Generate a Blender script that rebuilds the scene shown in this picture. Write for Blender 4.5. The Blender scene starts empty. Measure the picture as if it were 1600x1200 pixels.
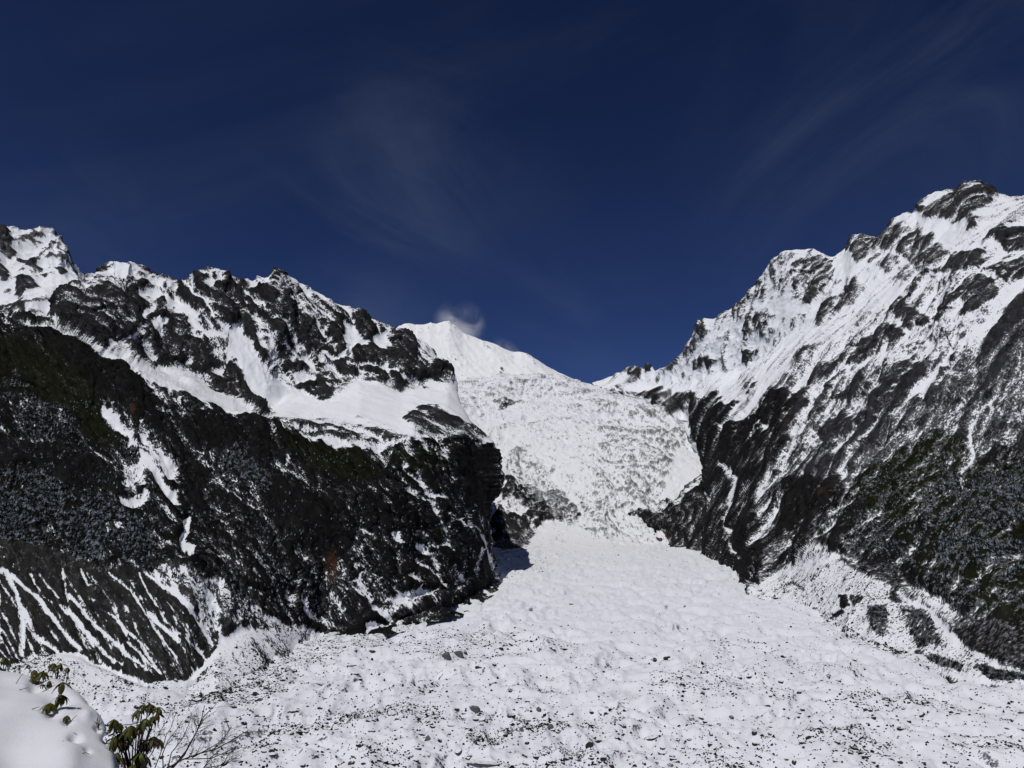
import bpy, math, random
import numpy as np
from mathutils import Vector, Matrix

# ------------------------------------------------------------------ camera, sky, sun, exposure
scene = bpy.context.scene
F_PX = 1256.0                       # focal length in photograph pixels (1600 wide)
PITCH = math.radians(13.4)
cam_d = bpy.data.cameras.new('camera'); cam = bpy.data.objects.new('camera', cam_d)
scene.collection.objects.link(cam); scene.camera = cam
cam.location = (0, 0, 0); cam.rotation_euler = (math.radians(90) + PITCH, 0, 0)
cam_d.sensor_width = 36; cam_d.lens = 36 * F_PX / 1600
cam_d.clip_start = 0.1; cam_d.clip_end = 60000

SUN = Vector((-0.26, -0.47, 0.82)).normalized()
SUN_EL = math.asin(SUN.z); SUN_AZ = math.atan2(SUN.x, SUN.y)
world = bpy.data.worlds.new('World'); scene.world = world; world.use_nodes = True
wn, wl = world.node_tree.nodes, world.node_tree.links
wn.clear()
wo = wn.new('ShaderNodeOutputWorld'); wb = wn.new('ShaderNodeBackground')
sky = wn.new('ShaderNodeTexSky'); sky.sky_type = 'NISHITA'; sky.sun_disc = False
sky.sun_elevation = SUN_EL; sky.sun_rotation = SUN_AZ
sky.altitude = 3600; sky.air_density = 1.0; sky.dust_density = 0.0; sky.ozone_density = 4.0
SKY_STRENGTH = 0.05
wb.inputs['Strength'].default_value = SKY_STRENGTH
# thin cirrus drawn out across the sky
def wnode(t, **k):
    n = wn.new(t)
    for a, b in k.items(): setattr(n, a, b)
    return n
geo = wnode('ShaderNodeTexCoord')
sep = wnode('ShaderNodeSeparateXYZ'); wl.new(geo.outputs['Generated'], sep.inputs[0])
def wmath(op, a, b=None):
    m_ = wnode('ShaderNodeMath', operation=op)
    for i_, v_ in enumerate((a, b)):
        if v_ is None: continue
        if isinstance(v_, (int, float)): m_.inputs[i_].default_value = v_
        else: wl.new(v_, m_.inputs[i_])
    return m_.outputs[0]
ysafe = wmath('MAXIMUM', wmath('ABSOLUTE', sep.outputs['Y']), 0.2)
cmb = wnode('ShaderNodeCombineXYZ'); wl.new(wmath('DIVIDE', sep.outputs['X'], ysafe), cmb.inputs[0]); wl.new(wmath('DIVIDE', sep.outputs['Z'], ysafe), cmb.inputs[1])
def wisp(angle, stretch, scale, loc, lo, hi):
    q_ = wnode('ShaderNodeMapping'); q_.vector_type = 'TEXTURE'; q_.inputs['Rotation'].default_value = (0, 0, angle); q_.inputs['Scale'].default_value = (stretch, 1, 1); q_.inputs['Location'].default_value = loc
    wl.new(cmb.outputs[0], q_.inputs['Vector'])
    t_ = wnode('ShaderNodeTexNoise'); t_.inputs['Scale'].default_value = scale; t_.inputs['Detail'].default_value = 10; t_.inputs['Roughness'].default_value = 0.6; t_.inputs['Distortion'].default_value = 0.7
    wl.new(q_.outputs[0], t_.inputs['Vector'])
    r_ = wnode('ShaderNodeMapRange', interpolation_type='SMOOTHSTEP'); r_.inputs['From Min'].default_value = lo; r_.inputs['From Max'].default_value = hi; wl.new(t_.outputs['Fac'], r_.inputs['Value'])
    return r_.outputs[0]
def patch(px_, py_, rad):
    """soft round area of sky about the direction seen at that pixel"""
    c_ = Vector(((px_ - 800) / F_PX, (600 - py_) / F_PX, -1)).normalized(); c_.rotate(cam.rotation_euler)
    d_ = wnode('ShaderNodeVectorMath', operation='DISTANCE'); wl.new(geo.outputs['Generated'], d_.inputs[0]); d_.inputs[1].default_value = c_
    r_ = wnode('ShaderNodeMapRange', interpolation_type='SMOOTHSTEP'); r_.inputs['From Min'].default_value = rad; r_.inputs['From Max'].default_value = 0.0; wl.new(d_.outputs['Value'], r_.inputs['Value'])
    return r_.outputs[0]
up = wisp(0.75, 3.0, 4.0, (0.3, 0.2, 0), 0.36, 0.85)
dn = wisp(-0.55, 2.6, 6.0, (1.7, 0.9, 3.0), 0.42, 0.80)
tot = None
for nz_, px_, py_, rad, am in [(up, 1420, 190, .30, .8), (up, 1280, 330, .2, .5), (up, 1560, 60, .2, .6), (dn, 660, 250, .2, .45), (dn, 560, 380, .2, .5), (up, 810, 300, .10, .5), (dn, 190, 340, .15, .4), (dn, 880, 520, .16, .4), (up, 600, 500, .09, .8)]:
    v_ = wmath('MULTIPLY', wmath('MULTIPLY', nz_, patch(px_, py_, rad)), am); tot = v_ if tot is None else wmath('ADD', tot, v_)
base_w = wmath('MULTIPLY', wisp(0.4, 3.0, 2.2, (5, 2, 1), 0.42, 0.85), 0.34)
mu2 = wnode('ShaderNodeMath', operation='MULTIPLY'); wl.new(wmath('ADD', tot, base_w), mu2.inputs[0]); mu2.inputs[1].default_value = 0.17
hs = wnode('ShaderNodeHueSaturation'); hs.inputs['Hue'].default_value = 0.508; hs.inputs['Saturation'].default_value = 0.96; hs.inputs['Value'].default_value = 1.0
wl.new(sky.outputs[0], hs.inputs['Color'])
mx = wnode('ShaderNodeMix', data_type='RGBA'); wl.new(mu2.outputs[0], mx.inputs[0])
gm = wnode('ShaderNodeGamma'); gm.inputs[1].default_value = 1.65; wl.new(hs.outputs[0], gm.inputs[0])
sc_ = wnode('ShaderNodeVectorMath', operation='SCALE'); sc_.inputs['Scale'].default_value = 0.31; wl.new(gm.outputs[0], sc_.inputs[0])
wl.new(sc_.outputs[0], mx.inputs[6]); mx.inputs[7].default_value = (3.7, 4.7, 6.6, 1)
wl.new(mx.outputs[2], wb.inputs['Color']); wl.new(wb.outputs[0], wo.inputs[0])

sun_d = bpy.data.lights.new('sun', 'SUN'); sun_o = bpy.data.objects.new('sun', sun_d)
scene.collection.objects.link(sun_o)
sun_d.energy = 2.58; sun_d.angle = math.radians(0.5); sun_d.color = (1.0, 0.965, 0.92)
sun_o.rotation_euler = (-SUN).to_track_quat('-Z', 'Y').to_euler()
scene.view_settings.view_transform = 'Standard'; scene.view_settings.look = 'None'
scene.view_settings.exposure = 0.0; scene.view_settings.gamma = 1.0
scene.view_settings.use_curve_mapping = False
scene.cycles.volume_bounces = 4

# ------------------------------------------------------------------ helpers
rng = np.random.default_rng(7)
CP, SP = math.cos(PITCH), math.sin(PITCH)

def ray(px, py):
    cx = (np.asarray(px, float) - 800) / F_PX; cy = (600 - np.asarray(py, float)) / F_PX
    cx, cy = np.broadcast_arrays(cx, cy)
    return np.stack([cx, CP - cy * SP, SP + cy * CP], -1)

def at(px, py, D):
    """the world point seen at photograph pixel (px, py), D metres away along +Y"""
    r = ray(px, py); return r * (np.asarray(D, float) / r[..., 1])[..., None]

_perm = np.random.default_rng(11).permutation(65536).astype(np.int32)
_grad = np.random.default_rng(12).normal(size=(65536, 3)).astype(np.float32)
_grad /= np.linalg.norm(_grad, axis=1, keepdims=True)

def pn(p, seed=0):
    """gradient noise, p (...,3) -> about -1..1"""
    p = np.asarray(p, np.float32)
    i = np.floor(p).astype(np.int32); f = p - i
    u = f * f * f * (f * (f * 6 - 15) + 10)
    def corner(dx, dy, dz):
        h = _perm[(i[..., 0] + dx + seed * 131) & 65535]
        h = _perm[(h + i[..., 1] + dy) & 65535]
        h = _perm[(h + i[..., 2] + dz) & 65535]
        g = _grad[h]
        return g[..., 0] * (f[..., 0] - dx) + g[..., 1] * (f[..., 1] - dy) + g[..., 2] * (f[..., 2] - dz)
    ux, uy, uz = u[..., 0], u[..., 1], u[..., 2]
    def lx(dy, dz):
        a = corner(0, dy, dz); return a + (corner(1, dy, dz) - a) * ux
    a = lx(0, 0); a = a + (lx(1, 0) - a) * uy
    b = lx(0, 1); b = b + (lx(1, 1) - b) * uy
    return (a + (b - a) * uz) * 1.7

def fbm(p, wl_, octv, seed=0, rough=0.5):
    s = 0; a = 1.0; tot = 0
    for k in range(octv):
        s = s + a * pn(p / (wl_ / 2 ** k), seed + k); tot += a; a *= rough
    return s / tot

def ridged(p, wl_, octv, seed=0, rough=0.5):
    s = 0; a = 1.0; tot = 0; w = 1.0
    for k in range(octv):
        r = 1 - np.abs(pn(p / (wl_ / 2 ** k), seed + k)) * 1.6
        s = s + a * r * w; tot += a; a *= rough
        w = np.clip(r * 1.3, 0.25, 1)
    return s / tot

def facets(p, size, seed, tilt=0.5):
    """broken, flat-faced rock: each cell of space is its own tilted plane"""
    p = np.asarray(p, np.float32) / size
    b = np.floor(p - 0.5).astype(np.int32)
    best = np.full(p.shape[:-1], 1e9, np.float32); val = np.zeros(p.shape[:-1], np.float32)
    for dx in (0, 1):
        for dy in (0, 1):
            for dz in (0, 1):
                c = b + np.array([dx, dy, dz], np.int32)
                h = _perm[(c[..., 0] + seed * 977) & 65535]; h = _perm[(h + c[..., 1]) & 65535]; h = _perm[(h + c[..., 2]) & 65535]
                d = p - (c + 0.5 + _grad[h] * 0.45)
                dd = (d * d).sum(-1); v = (_grad[(h + 77) & 65535] * d).sum(-1)
                m = dd < best; best = np.where(m, dd, best); val = np.where(m, v, val)
    return val * size * tilt

def smooth(t): t = np.clip(t, 0, 1); return t * t * (3 - 2 * t)

def blur(a, n, axis, it=2):
    if n < 1: return a
    for _ in range(it):
        pad = [(0, 0)] * a.ndim; pad[axis] = (n, n)
        b = np.pad(a, pad, mode='edge'); c = np.cumsum(b, axis=axis)
        c = np.concatenate([np.zeros_like(np.take(c, [0], axis)), c], axis)
        m = 2 * n + 1
        hi = np.take(c, np.arange(m, c.shape[axis]), axis); lo = np.take(c, np.arange(0, c.shape[axis] - m), axis)
        a = (hi - lo) / m
    return a

def seg_dist(x, y, pts, closed):
    d = np.full(x.shape, 1e9, np.float32)
    n = len(pts)
    for k in range(n if closed else n - 1):
        ax, ay = pts[k]; bx, by = pts[(k + 1) % n]
        vx, vy = bx - ax, by - ay; L = vx * vx + vy * vy + 1e-9
        t = np.clip(((x - ax) * vx + (y - ay) * vy) / L, 0, 1)
        d = np.minimum(d, np.hypot(x - ax - t * vx, y - ay - t * vy))
    return d

def inside(x, y, pts):
    c = np.zeros(x.shape, bool); n = len(pts)
    for k in range(n):
        x0, y0 = pts[k]; x1, y1 = pts[(k + 1) % n]
        if y0 == y1: continue
        c ^= ((y0 > y) != (y1 > y)) & (x < (x1 - x0) * (y - y0) / (y1 - y0) + x0)
    return c

def paint(field, X, Y, items):
    """items: ('p', pts, value, feather) area, ('s', pts, width, value, feather) streak; X, Y the place on the mountainside"""
    for it in items:
        pts = it[1]; P = np.array(pts, float)
        if it[0] == 'p': val, fe = it[2], it[3]; m = fe + 2
        else: w, val, fe = it[2], it[3], it[4]; m = w + fe + 2
        sel = (X > P[:, 0].min() - m) & (X < P[:, 0].max() + m) & (Y > P[:, 1].min() - m) & (Y < P[:, 1].max() + m)
        if not sel.any(): continue
        x, y = X[sel], Y[sel]
        if it[0] == 'p':
            d = seg_dist(x, y, pts, True); d = np.where(inside(x, y, pts), d, -d)
            wgt = smooth(0.5 + d / (2 * fe))
        else:
            d = seg_dist(x, y, pts, False); wgt = smooth(0.5 - (d - w / 2) / (2 * fe))
        field[sel] = field[sel] * (1 - wgt) + val * wgt
    return field

def grid_mesh(name, P, attrs=None, mat=None, flip=False, drop=None):
    """P (rows, cols, 3) -> a mesh; attrs name -> (rows, cols) or (rows, cols, 3)"""
    R, C = P.shape[:2]
    idx = np.arange(R * C, dtype=np.int32).reshape(R, C)
    a, b, c, d = idx[:-1, :-1], idx[:-1, 1:], idx[1:, 1:], idx[1:, :-1]
    q = np.stack([a, b, c, d] if not flip else [a, d, c, b], -1).reshape(-1, 4)
    if drop is not None: q = q[~drop[:-1, :-1].ravel()]
    me = bpy.data.meshes.new(name)
    me.vertices.add(R * C); me.vertices.foreach_set('co', P.reshape(-1).astype(np.float32))
    me.loops.add(q.size); me.loops.foreach_set('vertex_index', q.reshape(-1))
    me.polygons.add(len(q)); me.polygons.foreach_set('loop_start', np.arange(0, q.size, 4, dtype=np.int32))
    me.polygons.foreach_set('use_smooth', np.ones(len(q), bool))
    me.update(calc_edges=True)
    for k, v in (attrs or {}).items():
        if v.ndim == 2:
            at_ = me.attributes.new(k, 'FLOAT', 'POINT'); at_.data.foreach_set('value', v.reshape(-1).astype(np.float32))
        else:
            if k == 'grain':
                at_ = me.attributes.new(k, 'FLOAT_VECTOR', 'POINT'); at_.data.foreach_set('vector', v.reshape(-1).astype(np.float32)); continue
            at_ = me.attributes.new(k, 'FLOAT_COLOR', 'POINT')
            rgba = np.ones(v.shape[:2] + (4,), np.float32); rgba[..., :3] = v
            at_.data.foreach_set('color', rgba.reshape(-1))
    if mat: me.materials.append(mat)
    o = bpy.data.objects.new(name, me); scene.collection.objects.link(o)
    return o

def grid_normals(P):
    du = np.gradient(P, axis=1); dv = np.gradient(P, axis=0)
    n = np.cross(du, dv); n /= np.linalg.norm(n, axis=-1, keepdims=True) + 1e-9
    n[n[..., 2] < 0] *= -1           # surfaces here all face the sky
    return n

# ---- the glacier surface: a gently rising tongue
G0, GS = -209.0, 0.11
def gz(y): return G0 + GS * y
def gD(px, py):
    r = ray(px, py); return G0 / (r[..., 2] / r[..., 1] - GS)

def loft(px0, px1, lines, sp, back=None, epsD=0.02, rsm=3, csm=2):
    """lines, bottom to top: [(px, py, D), ...]; D None = on the glacier, a tuple ('+', m) = m metres behind the line before.
    Returns PX, PY, D grids."""
    xs = np.arange(px0, px1 + sp, sp)
    Ys, Ds = [], []
    for ln in lines:
        X = [p[0] for p in ln]; y = np.interp(xs, X, [p[1] for p in ln])
        if ln[0][2] is None: d = gD(xs, y)
        elif isinstance(ln[0][2], tuple): d = Ds[-1] + np.interp(xs, X, [p[2][0] for p in ln])
        else: d = np.interp(xs, X, [p[2] for p in ln])
        Ys.append(y); Ds.append(d)
    Y = np.array(Ys); D = np.array(Ds)
    seg = np.abs(np.diff(Y, axis=0)) + epsD * np.abs(np.diff(D, axis=0))
    cum = np.concatenate([np.zeros((1, len(xs))), np.cumsum(seg, axis=0)])
    N = int(cum[-1].max() / sp) + 2
    PYg = np.empty((N, len(xs))); Dg = np.empty((N, len(xs)))
    Q = at(xs[None, :], Y, D)                 # 3-D points of the lines; straight runs between them
    Pg = np.empty((N, len(xs), 3))
    t = np.linspace(0, 1, N)
    for j in range(len(xs)):
        s = t * cum[-1, j]
        for k in range(3): Pg[:, j, k] = np.interp(s, cum[:, j], Q[:, j, k])
    Pg = blur(Pg, rsm, 0); 
    if csm: Pg = blur(Pg, csm, 1)
    return Pg

def project(P):
    """photograph pixel of world points"""
    x, y, z = P[..., 0], P[..., 1], P[..., 2]
    dep = y * CP + z * SP; up = -y * SP + z * CP
    return 800 + F_PX * x / dep, 600 - F_PX * up / dep

def aniso(P, fall, k):
    a = np.array(fall, float); a /= np.linalg.norm(a)
    b = np.cross(a, [0, 0, 1.0]); b /= np.linalg.norm(b); c = np.cross(a, b)
    return np.stack([P @ a * k, P @ b, P @ c], -1)

# ------------------------------------------------------------------ materials
def terrain_mat(name, px_m, snow_col=(0.82, 0.84, 0.875), bump=1.0, edge=0.10, nz_amp=0.55, spec=0.04, fine=4.0, dust=0.16, snow_bump=0.12):
    """snow over rock; px_m = metres of one photograph pixel there; attributes 'snow' and 'tint' come from the mesh"""
    m = bpy.data.materials.new(name); m.use_nodes = True
    n, l = m.node_tree.nodes, m.node_tree.links
    b = n['Principled BSDF']
    mpn = n.new('ShaderNodeAttribute'); mpn.attribute_name = 'grain'; mpn = type('o', (), {'outputs': [mpn.outputs['Vector']]})
    sn = n.new('ShaderNodeAttribute'); sn.attribute_name = 'snow'
    ti = n.new('ShaderNodeAttribute'); ti.attribute_name = 'tint'
    na = n.new('ShaderNodeTexNoise'); na.inputs['Scale'].default_value = 1 / (px_m * 7); na.inputs['Detail'].default_value = 5; na.inputs['Roughness'].default_value = 0.72
    l.new(mpn.outputs[0], na.inputs['Vector'])
    s1 = n.new('ShaderNodeMath'); s1.operation = 'SUBTRACT'; l.new(na.outputs['Fac'], s1.inputs[0]); s1.inputs[1].default_value = 0.5
    s2 = n.new('ShaderNodeMath'); s2.operation = 'MULTIPLY_ADD'; l.new(s1.outputs[0], s2.inputs[0]); s2.inputs[1].default_value = nz_amp * 4; l.new(sn.outputs['Fac'], s2.inputs[2])
    nf = n.new('ShaderNodeTexNoise'); nf.inputs['Scale'].default_value = 1 / (px_m * 2.2); nf.inputs['Detail'].default_value = 2.5; nf.inputs['Roughness'].default_value = 0.7
    l.new(mpn.outputs[0], nf.inputs['Vector'])
    f1 = n.new('ShaderNodeMath'); f1.operation = 'SUBTRACT'; l.new(nf.outputs['Fac'], f1.inputs[0]); f1.inputs[1].default_value = 0.5
    f2 = n.new('ShaderNodeMath'); f2.operation = 'MULTIPLY_ADD'; l.new(f1.outputs[0], f2.inputs[0]); f2.inputs[1].default_value = nz_amp * fine; l.new(s2.outputs[0], f2.inputs[2])
    s2 = f2
    du = n.new('ShaderNodeMapRange'); du.interpolation_type = 'SMOOTHSTEP'
    du.inputs['From Min'].default_value = -0.75; du.inputs['From Max'].default_value = 0.1; du.inputs['To Max'].default_value = dust
    l.new(s2.outputs[0], du.inputs['Value'])
    mr = n.new('ShaderNodeMapRange'); mr.interpolation_type = 'SMOOTHSTEP'
    mr.inputs['From Min'].default_value = -edge; mr.inputs['From Max'].default_value = edge
    l.new(s2.outputs[0], mr.inputs['Value'])
    nb = n.new('ShaderNodeTexNoise'); nb.inputs['Scale'].default_value = 1 / (px_m * 9); nb.inputs['Detail'].default_value = 6; nb.inputs['Roughness'].default_value = 0.75
    l.new(mpn.outputs[0], nb.inputs['Vector'])
    rr = n.new('ShaderNodeMapRange'); rr.inputs['From Min'].default_value = 0.3; rr.inputs['From Max'].default_value = 0.75; rr.inputs['To Min'].default_value = 0.15; rr.inputs['To Max'].default_value = 2.1
    l.new(nb.outputs['Fac'], rr.inputs['Value'])
    vm = n.new('ShaderNodeVectorMath'); vm.operation = 'SCALE'; l.new(ti.outputs['Color'], vm.inputs[0]); l.new(rr.outputs[0], vm.inputs['Scale'])
    mix = n.new('ShaderNodeMix'); mix.data_type = 'RGBA'
    mxf = n.new('ShaderNodeMath'); mxf.operation = 'MAXIMUM'; l.new(mr.outputs[0], mxf.inputs[0]); l.new(du.outputs[0], mxf.inputs[1])
    l.new(mxf.outputs[0], mix.inputs[0]); l.new(vm.outputs[0], mix.inputs[6]); mix.inputs[7].default_value = snow_col + (1,)
    l.new(mix.outputs[2], b.inputs['Base Color'])
    b.inputs['Roughness'].default_value = 0.85; b.inputs['Specular IOR Level'].default_value = spec
    nc = n.new('ShaderNodeTexNoise'); nc.noise_type = 'RIDGED_MULTIFRACTAL'; nc.inputs['Scale'].default_value = 1 / (px_m * 12); nc.inputs['Detail'].default_value = 6; nc.inputs['Roughness'].default_value = 0.6
    l.new(mpn.outputs[0], nc.inputs['Vector'])
    bs = n.new('ShaderNodeMapRange'); bs.inputs['To Min'].default_value = 0.9; bs.inputs['To Max'].default_value = snow_bump
    l.new(mr.outputs[0], bs.inputs['Value'])
    bm = n.new('ShaderNodeBump'); bm.inputs['Distance'].default_value = px_m * 3.0 * bump
    l.new(bs.outputs[0], bm.inputs['Strength']); l.new(nc.outputs['Fac'], bm.inputs['Height']); l.new(bm.outputs[0], b.inputs['Normal'])
    return m

def setkind(o, kind='structure', **k):
    o['kind'] = kind
    for a, b in k.items(): o[a] = b
    return o

exec_parts = []

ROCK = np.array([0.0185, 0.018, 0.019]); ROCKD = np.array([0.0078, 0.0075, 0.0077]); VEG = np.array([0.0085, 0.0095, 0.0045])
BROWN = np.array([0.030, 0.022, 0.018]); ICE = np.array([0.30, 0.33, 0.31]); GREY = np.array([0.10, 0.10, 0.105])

def tintmap(X, Y, base, items):
    T = np.zeros(X.shape + (3,)); T[:] = base
    for col, its in items:
        w = paint(np.zeros(X.shape), X, Y, its)
        T = T * (1 - w[..., None]) + np.array(col) * w[..., None]
    return T

# ================================================================== the left mountainside
L_base = [(-250,1150,None),(0,1120,None),(190,1112,None),(250,1102,None),(340,1097,None),(400,1062,None),(450,1030,None),(500,992,None),(560,987,None),(640,972,None),(700,957,None),(735,935,None),(760,917,None),(780,905,None),(790,900,None)]
L_foot = [(-250,985,(150,)),(0,1000,(140,)),(95,1009,(125,)),(152,1030,(110,)),(228,1063,(72,)),(294,1057,(75,)),(336,1006,(135,)),(380,985,(125,)),(440,985,(70,)),(500,985,(14,)),(560,980,(8,)),(790,893,(6,))]
L_crest = [(-250,800,(150,)),(0,839,(150,)),(95,864,(150,)),(142,872,(150,)),(171,894,(130,)),(228,900,(140,)),(263,883,(130,)),(298,890,(110,)),(332,915,(85,)),(364,937,(60,)),(427,957,(30,)),(500,965,(20,)),(560,960,(20,)),(640,945,(20,)),(700,930,(20,)),(790,870,(20,))]
L_mid = [(-250,640,1330),(0,690,1300),(100,700,1290),(200,730,1270),(265,790,1230),(290,810,1240),(400,790,1300),(500,800,1310),(600,800,1380),(700,790,1560),(740,800,1720),(790,790,1920)]
L_edge = [(-250,420,1640),(-100,470,1590),(0,490,1560),(22,505,1540),(45,499,1530),(57,510,1510),(65,500,1510),(90,497,1500),(120,515,1490),(150,535,1485),(180,553,1480),(212,572,1480),(257,598,1480),(300,622,1480),(350,641,1480),(400,650,1480),(425,667,1480),(475,685,1480),(550,697,1485),(617,687,1560),(645,677,1610),(662,682,1640),(700,687,1720),(725,677,1820),(750,685,1920),(779,701,2000),(783,728,1990),(787,745,1990),(790,780,1980)]
L_up = [(-250,440,1900),(-100,492,1850),(0,494,1850),(60,505,1900),(90,496,1720),(130,512,1740),(167,538,1800),(240,575,2150),(302,572,2500),(335,600,2500),(380,622,2450),(420,640,2500),(445,618,2650),(505,604,2750),(562,592,2850),(627,612,2850),(672,602,3050),(700,598,3150),(725,640,2600),(755,680,2250),(779,698,2060),(783,727,2050),(787,744,2050),(790,778,2050)]
L_sky = [(-250,450,2100),(-100,500,2100),(0,500,2100),(60,500,2200),(85,487,2000),(100,470,2300),(128,441,2800),(150,420,2900),(165,407,3000),(175,400,3000),(190,401,3000),(205,399,3000),(215,408,3000),(235,424,3000),(247,430,3000),(260,430,3000),(272,437,3000),(277,446,3000),(285,440,3000),(310,427,3000),(325,421,3000),(342,416,3000),(346,421,3000),(352,422,3000),(360,430,3020),(372,440,3050),(400,441,3080),(420,434,3100),(430,421,3100),(437,422,3100),(450,431,3120),(462,440,3150),(500,465,3180),(537,485,3200),(552,495,3210),(557,491,3215),(565,499,3220),(585,512,3240),(607,523,3250),(612,528,3250),(620,524,3260),(642,535,3280),(660,542,3300),(682,559,3320),(695,567,3330),(701,590,3300),(706,603,3200),(725,641,2650),(755,681,2280),(779,699,2080),(783,728,2070),(787,745,2070),(790,779,2070)]
L_back1 = [(p[0], p[1] + 25, p[2] + 250) for p in L_sky]
L_back2 = [(p[0], p[1] + 160, p[2] + 800) for p in L_sky]
L_under = [(p[0], p[1] + 20, None) for p in L_base]

SPACE = 1.5
P = loft(-160, 774, [L_under, L_base, L_foot, L_crest, L_mid, L_edge, L_up, L_sky, L_back1, L_back2], SPACE, epsD=0.012, rsm=2, csm=1)
XX_, YY_ = project(P)
sil = np.interp(YY_, [600,690,700,727,745,760,777,790,815,850,880,905,950], [774,774,779,784,788,784,776,768,766,771,777,781,785])
yy3 = np.stack([YY_, YY_ * 0, YY_ * 0], -1)
sil = sil + 4.0 * pn(yy3 / 17.3, 801) + 2.5 * pn(yy3 / 6.1, 803)
P[..., 0] += np.clip((XX_ - 735) / 39, 0, 1) ** 1.5 * (sil - 774) * P[..., 1] / F_PX
# side wall that turns away from view towards the icefall
last = P[:, -1:, :]; wrap = [last + np.array([w * -0.30, w, 0.0]) for w in (30, 80, 160, 300, 600, 1100)]
wrap = [w - np.array([0, 0, 1.0]) * k for w, k in zip(wrap, (2, 6, 14, 30, 60, 120))]
P = np.concatenate([P] + wrap, axis=1)

def relief(P, amps, seed, fall, k, warp=60):
    q = aniso(P, fall, k)
    wv = np.stack([fbm(P, 420, 3, seed + 60), fbm(P, 420, 3, seed + 70), fbm(P, 420, 3, seed + 80)], -1)
    q = q + wv * warp
    qg = aniso(P, fall, k * 0.3) + wv * warp * 0.35
    h = 0
    for i, (wl_, a, kind) in enumerate(amps):
        if kind == 'g': h = h + a * (ridged(qg, wl_, 1, seed + i * 3) - 0.55)
        elif kind == 'r': h = h + a * (ridged(q, wl_, 1, seed + i * 3) - 0.55)
        else: h = h + a * pn(q / wl_, seed + i * 3)
    return h

rockpolys_L = [
 [(85,485),(110,462),(172,437),(190,452),(197,470),(220,480),(217,505),(207,527),(162,542),(150,532),(100,505)],
 [(212,430),(225,427),(240,445),(242,467),(225,490),(215,470),(202,452)],
 [(245,450),(260,450),(277,467),(300,495),(302,545),(275,567),(240,577),(235,545),(215,520),(225,500),(250,475)],
 [(185,542),(217,527),(225,545),(215,570),(197,560)],
 [(302,520),(322,517),(342,545),(342,557),(320,570),(304,560)],
 [(335,582),(357,552),(375,567),(400,602),(405,625),(420,650),(400,648),(370,622),(335,600),(322,592)],
 [(278,445),(292,442),(325,482),(332,490),(312,480),(282,455)],
 [(312,432),(332,430),(375,445),(390,482),(400,500),(375,507),(350,495),(332,470),(305,445)],
 [(375,500),(400,500),(402,525),(385,515)],
 [(355,450),(377,447),(400,485),(395,495),(375,490),(360,510),(350,505)],
 [(377,502),(392,497),(407,517),(397,525),(382,512)],
 [(390,452),(420,450),(445,457),(465,485),(490,505),(510,530),(525,552),(510,555),(485,542),(457,520),(432,500),(417,485),(425,477),(400,467)],
 [(417,500),(437,510),(460,535),(455,540),(432,520)],
 [(512,510),(527,505),(540,525),(552,540),(535,552),(522,540),(512,525)],
 [(550,500),(562,495),(582,515),(585,527),(570,535),(560,525),(550,512)],
 [(547,550),(562,537),(580,545),(600,575),(587,582),(570,572),(550,570)],
 [(525,560),(540,557),(547,575),(565,587),(560,596),(545,590),(530,577)],
 [(390,542),(402,530),(415,542),(420,557),(410,565),(397,555)],
 [(440,565),(450,555),(455,565),(445,575)],
 [(455,565),(465,555),(480,560),(487,570),(465,572)],
 [(470,592),(492,587),(495,575),(510,587),(520,607),(515,616),(505,622),(480,605)],
 [(612,540),(620,525),(642,535),(640,542),(645,565),(635,570),(615,555)],
 [(587,552),(612,555),(637,570),(645,592),(670,600),(660,604),(632,590),(610,580),(595,562)],
 [(642,572),(657,575),(670,592),(667,602),(650,595)],
 [(665,580),(690,570),(695,567),(702,597),(672,600)],
 [(572,585),(590,590),(600,606),(585,597)],
 [(605,602),(622,600),(637,600),(627,617),(610,610)],
 [(430,422),(437,430),(432,435),(420,432)],
 [(667,632),(695,642),(720,657),(752,682),(737,682),(700,670),(675,650)],
]
low_L = [(-300,440),(-100,470),(0,489),(22,505),(45,499),(57,510),(65,500),(90,499),(120,518),(150,540),(180,558),(212,577),(257,603),(300,627),(350,647),(400,655),(425,668),(475,687),(550,699),(617,691),(645,683),(662,686),(700,689),(725,682),(750,687),(785,701),(900,720),(900,1000),(500,996),(470,985),(430,960),(364,940),(332,918),(300,893),(263,887),(228,903),(171,897),(142,875),(95,867),(0,842),(-300,800)]
moraine_L = [(-300,800),(0,839),(95,864),(142,872),(171,894),(228,902),(263,887),(298,892),(320,920),(338,960),(338,1004),(320,1030),(294,1056),(228,1062),(190,1045),(152,1029),(120,1012),(60,1020),(0,1050),(-300,1080)]
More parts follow.
